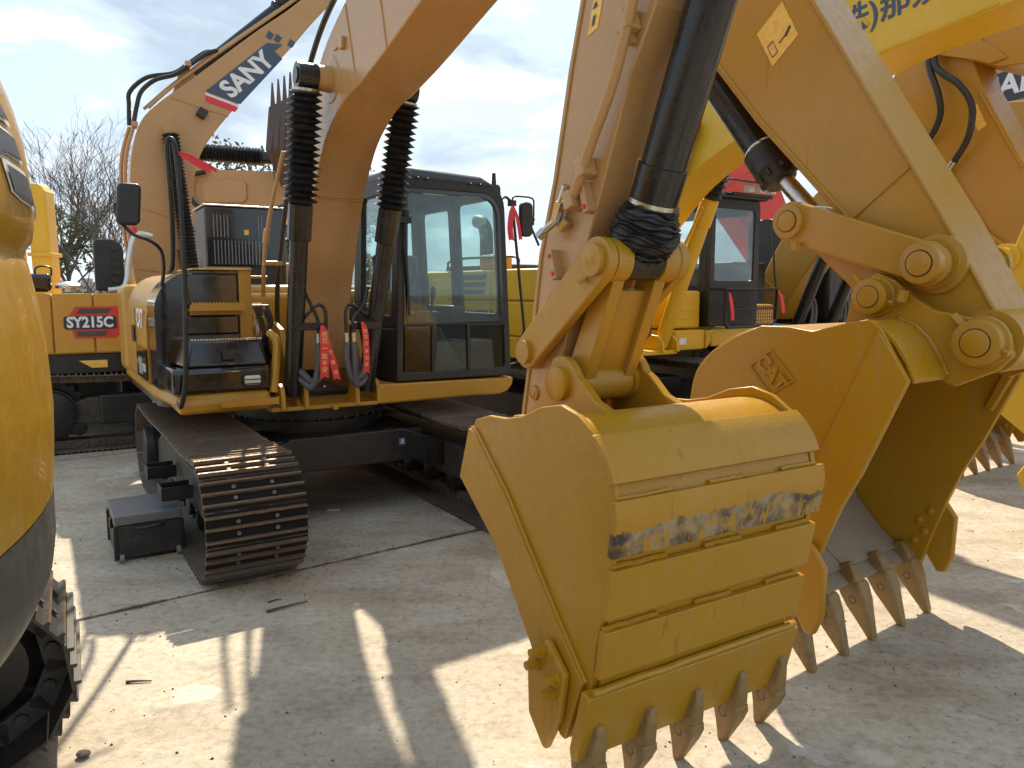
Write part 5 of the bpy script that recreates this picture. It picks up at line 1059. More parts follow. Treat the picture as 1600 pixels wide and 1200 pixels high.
    q = MB(); q.lathe((-1.1, 1.46, 1.73), (-1.1, 1.46, 1.84), [(0, 0.07), (0.3, 0.07), (0.32, 0.13), (0.6, 0.135), (0.8, 0.11), (1, 0.04)], 24); q.build('air_precleaner', CHR, r)
    q = MB(); q.tube(crv([(-1.15, 1.62, 1.9), (-1.15, 1.62, 1.98), (-1.15, 1.70, 2.0), (-1.15, 1.76, 1.97), (-1.15, 1.76, 1.9)], 4), 0.01, 6); q.build('grab_handle', BLKM, r)
    q = MB(); q.lathe((-0.9, 0.79, 2.40), (-0.9, 0.79, 2.47), [(0, 0.04), (0.7, 0.04), (1, 0.02)], 16); q.build('beacon', RED, r)
    q = MB(); q.bx(-1.0, -0.6, 0.3, 0.75, 1.72, 1.80); q.bx(-0.75, -0.6, -0.1, 0.12, 1.72, 2.0); q.build('pump_cover', ORA, r, 0, 0.02)
    # cab on the far side: louvred panel towards the boom
    b = MB(); b.bx(0.47, 1.40, -1.25, -0.18, 1.07, 2.87); cb = b.build('cab', BLKM, r, 0, 0.03)
    q = MB(); q.bx(0.44, 0.468, -1.24, -0.19, 2.08, 2.86); q.build('cab_panel', BLK, cb, 0, 0.01)
    n = 0
    for row, (z0, z1, ks) in enumerate(((2.46, 2.76, list(range(5))+[13, 14]), (2.10, 2.42, range(15)))):
        for k in ks:
            y = -0.28-k*0.045
            q = MB(); q.bx(0.425, 0.44, y-0.012, y, z0, z1); q.build('louver', LGRY, cb, 0)
    q = MB(); q.bx(0.43, 0.44, -0.74, -0.68, 2.5, 2.57); q.build('panel_label', STK, cb, 0)
    q = MB(); q.bx(0.45, 1.42, -1.28, -0.16, 2.875, 2.90); q.build('cab_roof', CHR, cb, 0, 0.01)
SLATE = plain('slate_blue_print', (0.045, 0.075, 0.12), 0.4)
sany_excavator()

# ================================================================== bright yellow excavator, centre right behind
def yellow_excavator():
    Y0 = YELK
    r = thing('excavator', 'bright yellow excavator behind the front arm with barred cab front and lettered boom', 'excavator', (0.67, 9.92, 0), 35)
    make_track(r, -1.15, -2.3, 2.3, 0.45, 0.62); make_track(r, 1.25, -2.3, 2.3, 0.45, 0.62, side=1)
    b = MB(); b.bx(-0.8, 0.9, -1.2, 1.2, 0.45, 0.7); b.cyl((0, 0, 0.65), (0, 0, 1.0), 0.75, n=36); b.build('car_body', BLKM, r, 0, 0.02)
    b = MB(); b.bx(-0.6, 0.55, -1.45, 1.8, 1.0, 1.05); b.build('front_plate', Y0, r, 0, 0.01)
    b = MB(); b.bx(0.56, 1.08, -1.40, 1.6, 1.03, 1.27); b.poly([(1.09, -1.43, 1.03), (1.09, -1.43, 1.26), (1.25, -1.40, 1.26), (1.25, -1.34, 1.1)], (0, 1.5, 0)); b.bx(1.25, 2.5, -1.36, 1.6, 1.05, 1.27); b.build('cab_skirt', Y0, r, 0, 0.02)
    b = MB(); b.bx(0.52, 1.10, -1.30, 0.2, 1.285, 1.74); pn = b.build('front_panel', Y0, r, 0, 0.03)
    for z in (1.40, 1.50, 1.62):
        q = MB(); q.bx(0.56, 0.98, -1.306, -1.295, z, z+0.03); q.build('panel_rib', Y0, pn, 0, 0.006)
    q = MB(); q.bx(0.62, 0.74, -1.412, -1.402, 1.10, 1.18); q.build('sticker', WHT, pn, 0)
    # side house with doors, counterweight
    b = MB(); b.bx(-1.33, -0.55, -1.30, 2.2, 1.0, 1.98); b.bx(-0.55, 1.9, 0.5, 2.2, 1.0, 1.95); b.build('house', Y0, r, 0, 0.04)
    for (y0, y1, z0, z1) in ((-1.28, -0.35, 1.25, 1.62), (-1.28, -0.35, 1.64, 1.97), (-0.33, 0.6, 1.25, 1.62), (-0.33, 0.6, 1.64, 1.97), (0.62, 1.5, 1.25, 1.97), (-1.28, 1.5, 1.0, 1.235)):
        q = MB(); q.bx(-1.362, -1.332, y0, y1, z0, z1); q.build('side_door', Y0, r, 30, 0.02, 3)
    for k in range(3):
        q = MB(); q.poly([(-1.366, -0.20-k*0.02, 1.70+k*0.085), (-1.366, 0.5, 1.70+k*0.085), (-1.366, 0.46, 1.755+k*0.085), (-1.366, -0.24-k*0.02, 1.755+k*0.085)], (-0.004, 0, 0)); q.build('louver', SLATE, r, 0)
    text('name_lettering', 'KOMATSU', 0.22, NAVY, r, (-1.365, 0.62, 1.42), (0, -1, 0), (0, 0, 1), 0.002, 'LEFT', bold=0.012)
    b = MB(); b.pyz([(1.52, 0.98), (1.52, 2.0), (2.1, 2.0), (2.5, 1.8), (2.5, 1.1), (2.3, 0.98)], -1.37, 1.6); b.build('counterweight', Y0, r, 0, 0.08, 3)
    q = MB(); q.bx(-1.0, 0.5, -0.1, 1.3, 1.98, 2.06); q.build('engine_cover', BLKM, r, 0, 0.03)
    q = MB(); q.bx(-1.25, -0.95, -0.2, 0.05, 1.98, 2.16); q.build('filter_cover', ORA, r, 0, 0.02)
    q = MB(); q.tube(crv([(-1.3, -0.8, 2.0), (-1.3, -0.8, 2.1), (-1.3, -0.5, 2.12), (-1.3, 0.6, 2.12), (-1.3, 0.7, 2.0)], 3), 0.016, 6); q.build('deck_rail', BLKM, r)
    q = MB(); q.tube(crv([(-0.6, 0.9, 2.0), (-0.6, 0.9, 2.45), (-0.6, 0.98, 2.62), (-0.6, 1.12, 2.66)], 5), 0.09, 14); q.build('exhaust_stack', GRY, r)
    # cab
    b = MB(); c0, c1 = 1.14, 2.06
    n = 6
    b.ring([(u, -1.40, z) for u, z in rrect(c0, c1, 1.30, 2.86, 0.06, n)], [(u, -1.40, z) for u, z in rrect(c0+0.08, c1-0.10, 1.86, 2.74, 0.05, n)], (0, 0.06, 0))
    cb = b.build('cab', BLKM, r, 30, 0.01)
    q = MB(); q.bx(c0+0.07, c1-0.09, -1.385, -1.38, 1.85, 2.75); q.build('windscreen', GLASSK, cb, 0)
    q = MB(); q.bx(c0, c0+0.04, -1.34, 0.35, 1.30, 1.80); q.bx(c0, c0+0.05, -1.34, -1.22, 1.8, 2.85); q.bx(c0, c0+0.05, 0.2, 0.35, 1.8, 2.85); q.bx(c0, c0+0.05, -1.22, 0.2, 2.7, 2.85); q.build('cab_side', BLKM, cb, 0)
    q = MB(); q.bx(c0+0.015, c0+0.02, -1.22, 0.2, 1.8, 2.7); q.build('side_window', GLASS, cb, 0)
    q = MB(); q.bx(c1-0.04, c1, -1.34, 0.35, 1.30, 1.80); q.bx(c1-0.05, c1, 0.2, 0.35, 1.8, 2.85); q.bx(c1-0.05, c1, -1.22, 0.2, 2.7, 2.85); q.bx(c0+0.05, c1-0.05, 0.3, 0.35, 1.3, 2.25); q.build('door', BLKM, cb, 0)
    q = MB(); q.pxy([(c0-0.05, -1.50), (c1+0.03, -1.50), (c1+0.03, 0.4), (c0-0.05, 0.4)], 2.86, 2.92); q.build('cab_roof', BLKM, cb, 0, 0.02)
    q = MB(); q.pyz([(-1.80, 3.00), (-1.80, 3.02), (-1.42, 3.09), (-1.42, 3.07)], c0-0.12, c1+0.05); q.build('sun_visor', BLKM, cb, 0, 0.005)
    q = MB(); q.bx(c0+0.2, c1+0.02, -1.56, -1.52, 2.88, 2.92); q.build('lamp_bar', BLKM, cb, 0)
    for k in range(3):
        x = c0+0.45+k*0.21; q = MB(); q.bx(x-0.055, x+0.055, -1.62, -1.54, 2.93, 3.02); q.build('work_lamp', LENS, cb, 0, 0.008)
    q = MB(); q.box((1.65, -0.5, 1.9), (0.45, 0.12, 0.75)); q.box((1.65, -0.8, 1.6), (0.45, 0.5, 0.12)); q.build('seat', RUB, cb, 0, 0.03)
    # barred guard in front of the cab's lower part
    g = MB(); gx0, gx1, gz0, gz1 = c0+0.05, c1+0.12, 1.30, 1.76; gy = -1.60
    g.tube([(gx0, gy, gz0+0.05), (gx0, gy, gz1), (gx1, gy, gz1), (gx1, gy, gz0+0.08), (gx1-0.08, gy, gz0), (gx0+0.05, gy, gz0), (gx0, gy, gz0+0.05)], 0.02, 8); g.tube([(gx0, gy, 1.52), (gx1, gy, 1.52)], 0.012, 6)
    g.tube([(gx0, gy, gz1), (gx0-0.02, -1.38, gz1)], 0.015, 6); g.tube([(gx1, gy, gz1), (gx1-0.1, -1.38, gz1)], 0.015, 6); gd = g.build('guard_frame', BLKM, cb)
    for k in range(22):
        x = gx0+0.04+k*(gx1-gx0-0.06)/21; q = MB(); q.cyl((x, gy+0.01, gz0+0.02), (x, gy+0.01, gz1), 0.003, n=5); q.build('guard_bar', BLKM, cb, 0)
    for k in range(11):
        z = gz0+0.03+k*(gz1-gz0-0.04)/10; q = MB(); q.cyl((gx0, gy+0.012, z), (gx1, gy+0.012, z), 0.003, n=5); q.build('guard_bar', BLKM, cb, 0)
    q = MB(); q.bx(2.12, 2.55, -1.30, 0.6, 1.28, 1.56); q.build('side_tank', ORA, r, 0, 0.03)
    q = MB(); q.tube(crv([(2.05, -1.45, 2.62), (2.18, -1.48, 2.62), (2.22, -1.48, 2.5), (2.25, -1.5, 2.0), (2.2, -1.58, 1.76)], 4), 0.014, 6); q.build('mirror_stay', BLKM, cb)
    # boom cylinders: yellow barrels, black bellows
    for x in (-0.40, 0.40):
        A, B, C_ = Vector((x, -1.32, 1.10)), Vector((x, -1.80, 2.78)), Vector((x*0.85, -2.36, 3.42))
        B = A.lerp(C_, 0.70)
        q = MB(); q.cyl(A, B, 0.085, n=24); q.lathe(B-(B-A).normalized()*0.3, B, [(0, 0.085), (0.02, 0.098), (0.95, 0.098), (1, 0.08)], 24); bc = q.build('boom_cylinder', Y0, r)
        q = MB(); q.bellows(B, C_, 0.085, 0.12, 12, 20, 0.03); q.build('bellows', RUB, bc, 0)
        q = MB(); q.tube([A+Vector((-0.11, 0, 0.45)), B+Vector((-0.12, 0, -0.1))], 0.018, 8); q.build('cylinder_pipe', Y0, bc)
        for sx in (-0.12, 0.12):
            q = MB(); q.pyz([(-1.5, 1.03), (-1.48, 1.15), (-1.40, 1.22), (-1.30, 1.23), (-1.22, 1.15), (-1.1, 1.03)], x+sx-0.018, x+sx+0.018); q.build('cylinder_lug', Y0, r, 0, 0.008)
        for k in range(2):
            h = A+Vector((-0.26-0.09*k, -0.10, 0.42-0.03*k))
            q = MB(); q.tube(crv([A+Vector((-0.08, -0.06, 0.62)), h+Vector((0.05, 0, 0.16)), h+Vector((0.0, 0, 0.12)), h], 4), 0.02, 8); q.build('steel_line', Y0, bc)
            q = MB(); q.cyl(h, h+Vector((-0.01, 0, -0.12)), 0.024, n=10); q.build('hose_fitting', STEEL, bc)
            q = MB(); q.tube(crv([h+Vector((-0.01, 0, -0.1)), h+Vector((-0.05, 0, -0.28)), h+Vector((-0.16, 0.05, -0.38)), h+Vector((-0.34, 0.1, -0.36))], 5), 0.024, 8); q.build('hydraulic_hose', RUB, bc)
    belly = [(-0.95, 1.2), (-1.2, 1.7), (-1.6, 2.28), (-2.05, 2.72), (-2.5, 2.99), (-3.2, 3.27), (-4.25, 3.585), (-5.08, 3.695), (-5.75, 3.78)]
    back = [(-5.95, 3.95), (-5.8, 4.15), (-4.9, 4.33), (-3.8, 4.28), (-2.9, 4.03), (-2.2, 3.62), (-1.5, 2.95), (-0.9, 2.15), (-0.6, 1.5), (-0.62, 1.2)]
    b = MB(); b.pyz(dense(belly, 3)+dense(back, 3), -0.25, 0.25); bo = b.build('boom', Y0, r, 25, 0.012)
    text('boom_lettering', '(\u682a)\u90a3\u9808', 0.25, SLATE, bo, (-0.253, -3.80, 3.875), (0, -1, 0.12), (0, 0, 1), 0.002, 'LEFT', bold=0.004)
    q = MB(); q.tube([(-0.252, -3.2, 3.30), (-0.252, -4.25, 3.61), (-0.252, -5.08, 3.725)], 0.012, 6); q.build('weld_seam', Y0, bo)
    sh = -1.42
    rear = [(-3.63, 1.08), (-3.70, 1.4), (-3.79, 1.89), (-3.89, 2.19), (-3.99, 2.59), (-4.06, 2.82), (-4.14, 3.2), (-4.12, 3.9), (-4.2, 4.35)]
    front = [(-4.5, 4.3), (-4.66, 3.5), (-4.62, 3.1), (-4.54, 2.69), (-4.32, 2.25), (-4.17, 1.89), (-4.03, 1.5), (-3.92, 1.1)]
    b = MB(); b.pyz([(y+sh, z) for y, z in rear+front], -0.17, 0.17); ar = b.build('arm', Y0, r, 20, 0.01)
    P1 = (-3.785+sh, 1.49); P2 = (-4.25+sh, 1.86)
    for s in (-1, 1):
        q = MB(); q.pyz(link_plate(P1, P2, 0.08, 0.09), s*0.18, s*0.23); lk = q.build('side_link', Y0, r, 30, 0.006)
        q = MB(); q.lathe((s*0.17, -3.80+sh, 1.98), (s*0.24, -3.80+sh, 1.98), [(0, 0.1), (0.3, 0.1), (0.35, 0.07), (1, 0.065)], 24); q.build('arm_boss', Y0, ar)
    sb = -1.62; hw = 0.62
    out = [(-4.63, 0.43), (-4.685, 0.79), (-4.725, 1.07), (-4.62, 1.265), (-4.42, 1.325), (-4.15, 1.27), (-3.86, 1.23)]
    bk = shell([(y+sb, z) for y, z in dense(out, 4)], 0.022, -hw, hw).build('bucket', Y0, r, 35)
    sideo = [(-3.75, 0.985), (-4.05, 0.765), (-4.28, 0.48), (-4.47, 0.22), (-4.62, 0.45), (-4.69, 0.80), (-4.735, 1.07), (-4.63, 1.285), (-4.43, 1.368), (-4.19, 1.295), (-3.85, 1.235)]
    for s in (-1, 1):
        q = MB(); q.pyz([(y+sb, z) for y, z in sideo], s*hw, s*(hw+0.025)); q.build('side_plate', Y0, bk, 30, 0.004)
        q = MB(); q.pyz([(y+sb+0.28, z+0.12) for y, z in ((-4.33, 0.56), (-4.54, 0.50), (-4.51, 0.30), (-4.43, 0.13), (-4.38, 0.15), (-4.25, 0.42))], s*(hw+0.03), s*(hw+0.06)); q.build('side_cutter', Y0, bk, 30, 0.012)
    q = MB(); q.pyz([(y+sb, z) for y, z in ((-4.615, 0.45), (-4.655, 0.435), (-4.585, 0.16), (-4.55, 0.145))], -hw-0.02, hw+0.02); q.build('cutting_lip', Y0, bk, 0, 0.004)
    put_teeth(bk, [-0.56, -0.28, 0.0, 0.28, 0.56], -4.575+sb, 0.178, R(14), 0.15, 0.185, 0.1)
yellow_excavator()

# ================================================================== machines farther back
def brown_boom_excavator():
    r = thing('excavator', 'yellow-brown excavator boom with black cylinders seen under the right arm linkage', 'excavator', (3.75, 12.6, 0), 35)
    make_track(r, -1.1, -2.1, 2.1, 0.44, 0.6); make_track(r, 1.1, -2.1, 2.1, 0.44, 0.6, side=1)
    b = MB(); b.bx(-1.35, 1.35, -1.3, 2.4, 0.9, 1.25); b.bx(-1.35, -0.6, -0.9, 2.4, 1.25, 2.15); b.bx(-0.6, 1.3, 0.9, 2.4, 1.25, 2.0); b.bx(-0.7, 0.7, -1.0, 1.0, 0.4, 0.9); b.build('house', BLKM, r, 0, 0.04)
    b = MB(); b.bx(0.45, 1.35, -1.25, 0.3, 1.25, 2.9); b.build('cab', BLKM, r, 0, 0.05)
    belly = [(-0.9, 1.3), (-1.25, 1.9), (-1.8, 2.55), (-2.5, 2.95), (-3.6, 3.3), (-4.8, 3.5)]
    back = [(-4.9, 3.75), (-3.6, 3.95), (-2.4, 3.75), (-1.4, 3.1), (-0.7, 2.2), (-0.4, 1.35)]
    b = MB(); b.pyz(dense(belly, 4)+dense(back, 4), -0.25, 0.25); bo = b.build('boom', YEL, r, 25, 0.015)
    q = MB(); q.tube([(-0.252, -1.0, 1.62), (-0.252, -0.62, 1.9)], 0.012, 6); q.build('weld_seam', YEL, bo)
    for x in (-0.42, 0.42):
        q = MB(); q.cyl((x, -1.3, 1.15), (x, -2.0, 2.9), 0.085, n=20); bc = q.build('boom_cylinder', CYL, r)
        q = MB(); q.tube([(x+0.1, -1.35, 1.4), (x+0.1, -1.95, 2.85)], 0.02, 6); q.build('cylinder_line', CYL, bc)
        q = MB(); q.bellows((x, -2.0, 2.9), (x, -2.25, 3.4), 0.09, 0.12, 8, 18); q.build('bellows', RUB, bc, 0)
        for k in range(2):
            q = MB(); q.tube(crv([(x+0.12+k*0.09, -1.45, 1.62), (x+0.14+k*0.09, -1.48, 1.45), (x+0.06+k*0.08, -1.5, 1.2), (x-0.1, -1.45, 1.05)], 5), 0.024, 8); q.build('hydraulic_hose', HOSEG, bc)
    q = MB(); q.pyz([(-4.55, 3.9), (-4.95, 3.9), (-4.6, 1.2), (-4.35, 1.2)], -0.2, 0.2); q.build('arm', YEL, r, 0, 0.01)
    q = MB(); q.pyz([(-4.2, 1.3), (-4.9, 1.35), (-5.05, 0.8), (-4.85, 0.1), (-4.75, 0.1)], -0.6, 0.6); q.build('bucket', YEL, r, 0, 0.02)
brown_boom_excavator()
def red_crane():
    r = thing('crane', 'red machine boom rising behind the bright yellow excavator cab', 'crane', (5.45, 17.5, 0), 20)
    b = MB(); b.bx(-1.2, 1.2, -2.5, 2.5, 0.9, 1.9); b.build('carrier', REDP, r, 0, 0.05)
    for x in (-1.0, 1.0):
        for y in (-1.6, 1.4):
            q = MB(); q.lathe((x-0.15, y, 0.5), (x+0.15, y, 0.5), [(0, 0.3), (0.1, 0.48), (0.3, 0.5), (0.7, 0.5), (0.9, 0.48), (1, 0.3)], 24); q.build('wheel', RUB, r)
    b = MB(); b.pxz([(0.5, 1.9), (1.4, 2.0), (-0.35, 5.2), (-0.75, 5.35), (-1.6, 4.6), (-1.5, 4.2)], -0.4, 0.4); bo = b.build('boom', REDP, r, 0, 0.03)
    for k in range(4):
        t = 0.2+k*0.2; q = MB(); p = lerp((1.3, 2.1), (-0.35, 5.15), t); p2 = lerp((0.45, 2.0), (-1.5, 4.3), t); q.tube([(p[0], -0.41, p[1]), (p2[0], -0.41, p2[1])], 0.03, 6); q.build('boom_rib', REDP, bo)
red_crane()
def folded_excavator():
    r = thing('excavator', 'orange excavator far behind with level boom, bellows cylinder and black bucket teeth pointing up', 'excavator', (-4.6, 14.2, 0), 0)
    make_track(r, -1.0, -2.0, 2.0, 0.44, 0.6); make_track(r, 1.0, -2.0, 2.0, 0.44, 0.6, side=1)
    b = MB(); b.bx(-2.2, 1.6, -1.2, 1.3, 0.9, 2.2); b.build('house', ORA, r, 0, 0.05)
    b = MB(); b.pxz([(-1.6, 2.0), (-1.35, 3.9), (-0.95, 4.05), (-0.3, 3.75), (0.8, 3.72), (1.3, 3.6), (1.3, 3.15), (0.6, 2.85), (-0.2, 2.5), (-0.7, 2.0)], -1.0, -0.55); bo = b.build('boom', TAN, r, 0, 0.02)
    q = MB(); q.pxz(rrect(-0.6, 0.15, 3.2, 3.58, 0.1), -1.03, -1.0); q.build('boom_cover', TAN, bo, 0, 0.02)
    q = MB(); q.tube(crv([(-0.5, -1.1, 3.7), (-0.75, -1.12, 3.6), (-0.75, -1.12, 3.25), (-0.4, -1.1, 2.95), (0.0, -1.1, 2.7)], 5), 0.04, 8); q.build('hydraulic_hose', RUB, bo)
    for k in range(3):
        q = MB(); x = 0.55+k*0.2; q.poly([(x, -1.004, 3.05+k*0.09), (x+0.16, -1.004, 3.1+k*0.09), (x+0.24, -1.004, 3.2+k*0.09), (x+0.08, -1.004, 3.15+k*0.09)], (0, -0.003, 0)); q.build('name_check', SLATE, bo, 0)
    q = MB(); q.bellows((-1.1, -0.8, 4.1), (0.40, -0.8, 3.98), 0.10, 0.15, 28, 18); q.build('bellows', RUB, r, 0)
    q = MB(); q.cyl((0.40, -0.8, 3.98), (0.7, -0.8, 3.95), 0.11, n=18); q.build('arm_cylinder', CYL, r)
    q = MB(); q.cyl((-1.0, -1.05, 2.9), (-0.3, -1.05, 2.15), 0.09, n=16); q.build('boom_cylinder', CYL, r)
    # bucket held up, back towards the camera
    prof = [(0.0, 3.35), (-0.16, 3.55), (-0.18, 4.1), (-0.05, 4.7), (0.0, 4.7), (0.1, 3.6)]
    q = MB(); q.add([(0.62, -1.2, 4.72), (1.12, -1.2, 4.95), (1.12, -1.05, 4.95), (0.62, -1.05, 4.72), (0.62, -1.45, 4.0), (1.12, -1.45, 4.0), (1.12, -1.0, 4.0), (0.62, -1.0, 4.0), (0.78, -1.2, 3.45), (1.05, -1.2, 3.4), (1.05, -0.95, 3.4), (0.78, -0.95, 3.45)], [(0, 1, 2, 3), (0, 4, 5, 1), (1, 5, 6, 2), (2, 6, 7, 3), (3, 7, 4, 0), (4, 8, 9, 5), (5, 9, 10, 6), (6, 10, 11, 7), (7, 11, 8, 4), (8, 11, 10, 9)]); bk = q.build('bucket', BUCKD, r, 20, 0.02)
    for k in range(5):
        x = 0.67+k*0.10; z = 4.72+k*0.055
        q = MB(); q.add([(x-0.045, -1.18, z-0.25), (x+0.045, -1.18, z-0.25), (x+0.045, -1.05, z-0.25), (x-0.045, -1.05, z-0.25), (x-0.01, -1.12, z+0.40), (x+0.012, -1.12, z+0.40), (x+0.012, -1.10, z+0.40), (x-0.01, -1.10, z+0.40)], [(0, 1, 2, 3), (4, 5, 6, 7), (0, 4, 5, 1), (1, 5, 6, 2), (2, 6, 7, 3), (3, 7, 4, 0)]); q.build('tooth', BUCKD, bk, 0)
        if k < 4:
            q = MB(); q.tube([(x+0.05, -1.22, z-0.1), (x+0.05, -1.46, 4.02), (x+0.02+k*-0.01, -1.22, 3.5)], 0.012, 6); q.build('wear_strip', BUCKD, bk)
BUCKD = paint('rusty_dark_bucket', (0.07, 0.05, 0.042), 0.45, 0.6, dirtc=(0.20, 0.10, 0.06))
folded_excavator()
def yellow_boom_left():
    r = thing('excavator', 'distant yellow excavator boom standing upright against bare trees at left', 'excavator', (-7.8, 13.0, 0), 100)
    b = MB(); b.bx(-1.3, 1.3, -1.3, 2.0, 0.9, 1.65); b.build('house', YELK, r, 0, 0.05)
    make_track(r, -1.0, -1.9, 1.9, 0.42, 0.55); make_track(r, 1.0, -1.9, 1.9, 0.42, 0.55, side=1)
    b = MB(); b.pyz([(-0.16, 1.5), (-0.14, 3.35), (-0.05, 3.48), (0.10, 3.48), (0.16, 3.3), (0.14, 1.5)], -0.2, 0.2); bo = b.build('boom', YELK, r, 0, 0.04)
    q = MB(); q.bx(-0.24, 0.24, -0.18, 0.18, 2.3, 2.36); q.build('boom_collar', YELK, bo, 0, 0.01)
    q = MB(); q.tube([(-0.24, 0.2, 1.6), (-0.24, 0.24, 3.1), (-0.24, 0.1, 3.38)], 0.03, 8); q.build('boom_pipe', YELK, bo)
    q = MB(); q.bx(-0.208, -0.203, 0.02, 0.12, 2.9, 3.1); q.build('sticker', LGRY, bo, 0)
    q = MB(); q.cyl((-0.3, 0.35, 1.6), (-0.3, 0.30, 2.7), 0.07, n=16); q.build('boom_cylinder', YELK, r)
yellow_boom_left()
def right_edge_excavator():
    r = thing('excavator', 'excavator boom with dark name panel just visible at the right edge behind the hoses', 'excavator', (7.5, 11.6, 0), 35)
    b = MB(); b.pyz([(1.1, 4.25), (0.9, 4.75), (0.2, 5.05), (-3.5, 5.4), (-4.5, 4.9), (-6.2, 2.6), (-6.5, 1.3), (-5.9, 1.3), (-3.8, 4.3), (-2.8, 4.65), (0.2, 4.30), (0.9, 4.1)], -0.25, 0.25); bo = b.build('boom', TAN, r, 25, 0.01)
    b = MB(); b.pyz([(0.68, 4.86), (0.55, 4.42), (-1.5, 4.62), (-1.5, 5.06)], -0.256, -0.252); dp = b.build('name_panel', DKB, bo, 0)
    text('name_lettering', 'SANY', 0.42, WHT, dp, (-0.26, 0.5, 4.66), (0, -1, 0.1), (0, 0, 1), 0.003, 'LEFT', bold=0.012, shear=0.15)
    b = MB(); b.pyz([(1.05, 4.6), (0.65, 4.6), (0.9, 1.2), (1.15, 1.2)], -0.2, 0.2); b.build('arm', TAN, r, 0, 0.01)
    b = MB(); b.pyz([(1.3, 1.3), (0.8, 1.4), (0.7, 0.8), (0.9, 0.0), (1.0, 0.0)], -0.55, 0.55); b.build('bucket', TAN, r, 0, 0.02)
    b = MB(); b.bx(-1.3, 1.3, -8.5, -5.2, 0.9, 2.0); b.build('house', ORA, r, 0, 0.05)
right_edge_excavator()

# ================================================================== small things
def flight_case():
    r = thing('flight_case', 'black wheeled tool case with its lid coloured grey as sky reflection, standing beside the left crawler', 'tool case', (-2.55, 4.78, 0), 32)
    w, d, h = 0.40, 0.50, 0.305
    b = MB(); b.bx(0, w, 0, d, 0.02, h-0.07); b.build('case_body', CASE, r, 0, 0.006)
    b = MB(); b.bx(-0.004, w+0.004, -0.004, d+0.004, h-0.065, h); b.build('lid', CASEL, r, 0, 0.008)
    for (x, y) in ((0, 0), (w, 0), (0, d), (w, d)):
        q = MB(); q.bx(x-0.012, x+0.012, y-0.012, y+0.012, 0.015, h-0.07); q.build('corner_edge', BLKM, r, 0, 0.004)
    for y in (0.12, 0.36):
        q = MB(); q.bx(-0.022, 0.0, y-0.02, y+0.02, h-0.10, h-0.03); q.build('latch', BLK, r, 0, 0.004)
    for x in (0.03, 0.37):
        q = MB(); q.cyl((x-0.012, -0.016, 0.028), (x+0.012, -0.016, 0.028), 0.028, n=16); q.build('wheel', LGRY, r)
    q = MB(); q.tube(crv([(0.12, -0.006, h-0.08), (0.13, -0.04, h-0.085), (0.27, -0.04, h-0.08), (0.28, -0.006, h-0.07)], 4), 0.012, 8); q.build('handle', BLKM, r)
    b = MB(); b.box((0.30, 0.02, h+0.02), (0.02, 0.02, 0.02))
CASE = paint('case_black', (0.022, 0.022, 0.024), 0.4, 0.2); CASEL = paint('case_lid_sky_sheen', (0.14, 0.155, 0.17), 0.28, 0.2)  # lid colour lightened to stand in for the reflected sky
flight_case()
def cloth_thing():
    q = MB(); pts = [(-0.10, 0.04), (0.02, -0.02), (0.14, 0.0), (0.20, 0.09), (0.10, 0.15), (-0.06, 0.13)]
    q.pxy(pts, 0.0, 0.03); o = q.build('tool_bag', RUB, None, 40, 0.02, 3); o.location = (-2.02, 5.02, 0.28); o.rotation_euler = (R(8), R(-14), R(30))
    # it rests on the crawler frame's step bracket
    tag(o, 'small black cloth bag tucked between the tool case and the crawler', 'bag')
cloth_thing()
def ribbon(name, label, pts, w, wd, txt=None, group=None, up=None):
    """hanging strip: centre line pts (world), width w along direction wd, swallow-tail end"""
    P = crv(pts, 6); W = Vector(wd).normalized()*(w/2); b = MB(); vs = []; n = len(P); T = Vector((0, 0, 0))
    nrm = (P[-1]-P[0]).cross(W).normalized()*0.0012
    for k in (1, -1):
        for i, p in enumerate(P):
            ww = W*(0.35+0.65*min(1, i/5))
            vs += [p-ww+nrm*k, p+nrm*k+(P[i-1]-p if i == n-1 else T)*0.9, p+ww+nrm*k]
    fs = []
    for i in range(n-1):
        for j in range(2):
            a = i*3+j; fs += [(a, a+1, a+4, a+3), (3*n+a, 3*n+a+3, 3*n+a+4, 3*n+a+1)]
        fs += [(i*3, i*3+3, 3*n+i*3+3, 3*n+i*3), (i*3+2, 3*n+i*3+2, 3*n+i*3+5, i*3+5)]
    fs += [((n-1)*3+j, (n-1)*3+j+1, 3*n+(n-1)*3+j+1, 3*n+(n-1)*3+j) for j in range(2)]
    b.add(vs, fs); o = b.build(name, RED, None, 60); tag(o, label, 'ribbon', group)
    if txt:
        m = len(txt); L = sum((P[i+1]-P[i]).length for i in range(n-1)); 
        for k, ch in enumerate(txt):
            s = 0.30+0.52*k/(m-1); i = min(n-2, int(s*(n-1))); p = P[i].lerp(P[i+1], s*(n-1)-i); d = (P[i]-P[i+1]).normalized()
            nn = W.normalized().cross(d)
            text('ribbon_lettering', ch, w*0.70, GOLD, o, tuple(p+nn*0.003), tuple(W), tuple(d), 0.0008, 'CENTER')
    return o
def U2W(x, y, z):
    a = R(32); return (-1.779+x*math.cos(a)-y*math.sin(a), 6.554+x*math.sin(a)+y*math.cos(a), z)
EX = (math.cos(R(32)), math.sin(R(32)), 0)
ribbon('ribbon', 'red ribbon with gold characters hanging at the left boom cylinder hoses', [U2W(-0.205, -1.13, 1.50), U2W(-0.20, -1.16, 1.42), U2W(-0.205, -1.16, 1.25), U2W(-0.205, -1.15, 1.12)], 0.062, EX, '\u795d\u60a8\u4e00\u8def\u5e73\u5b89')
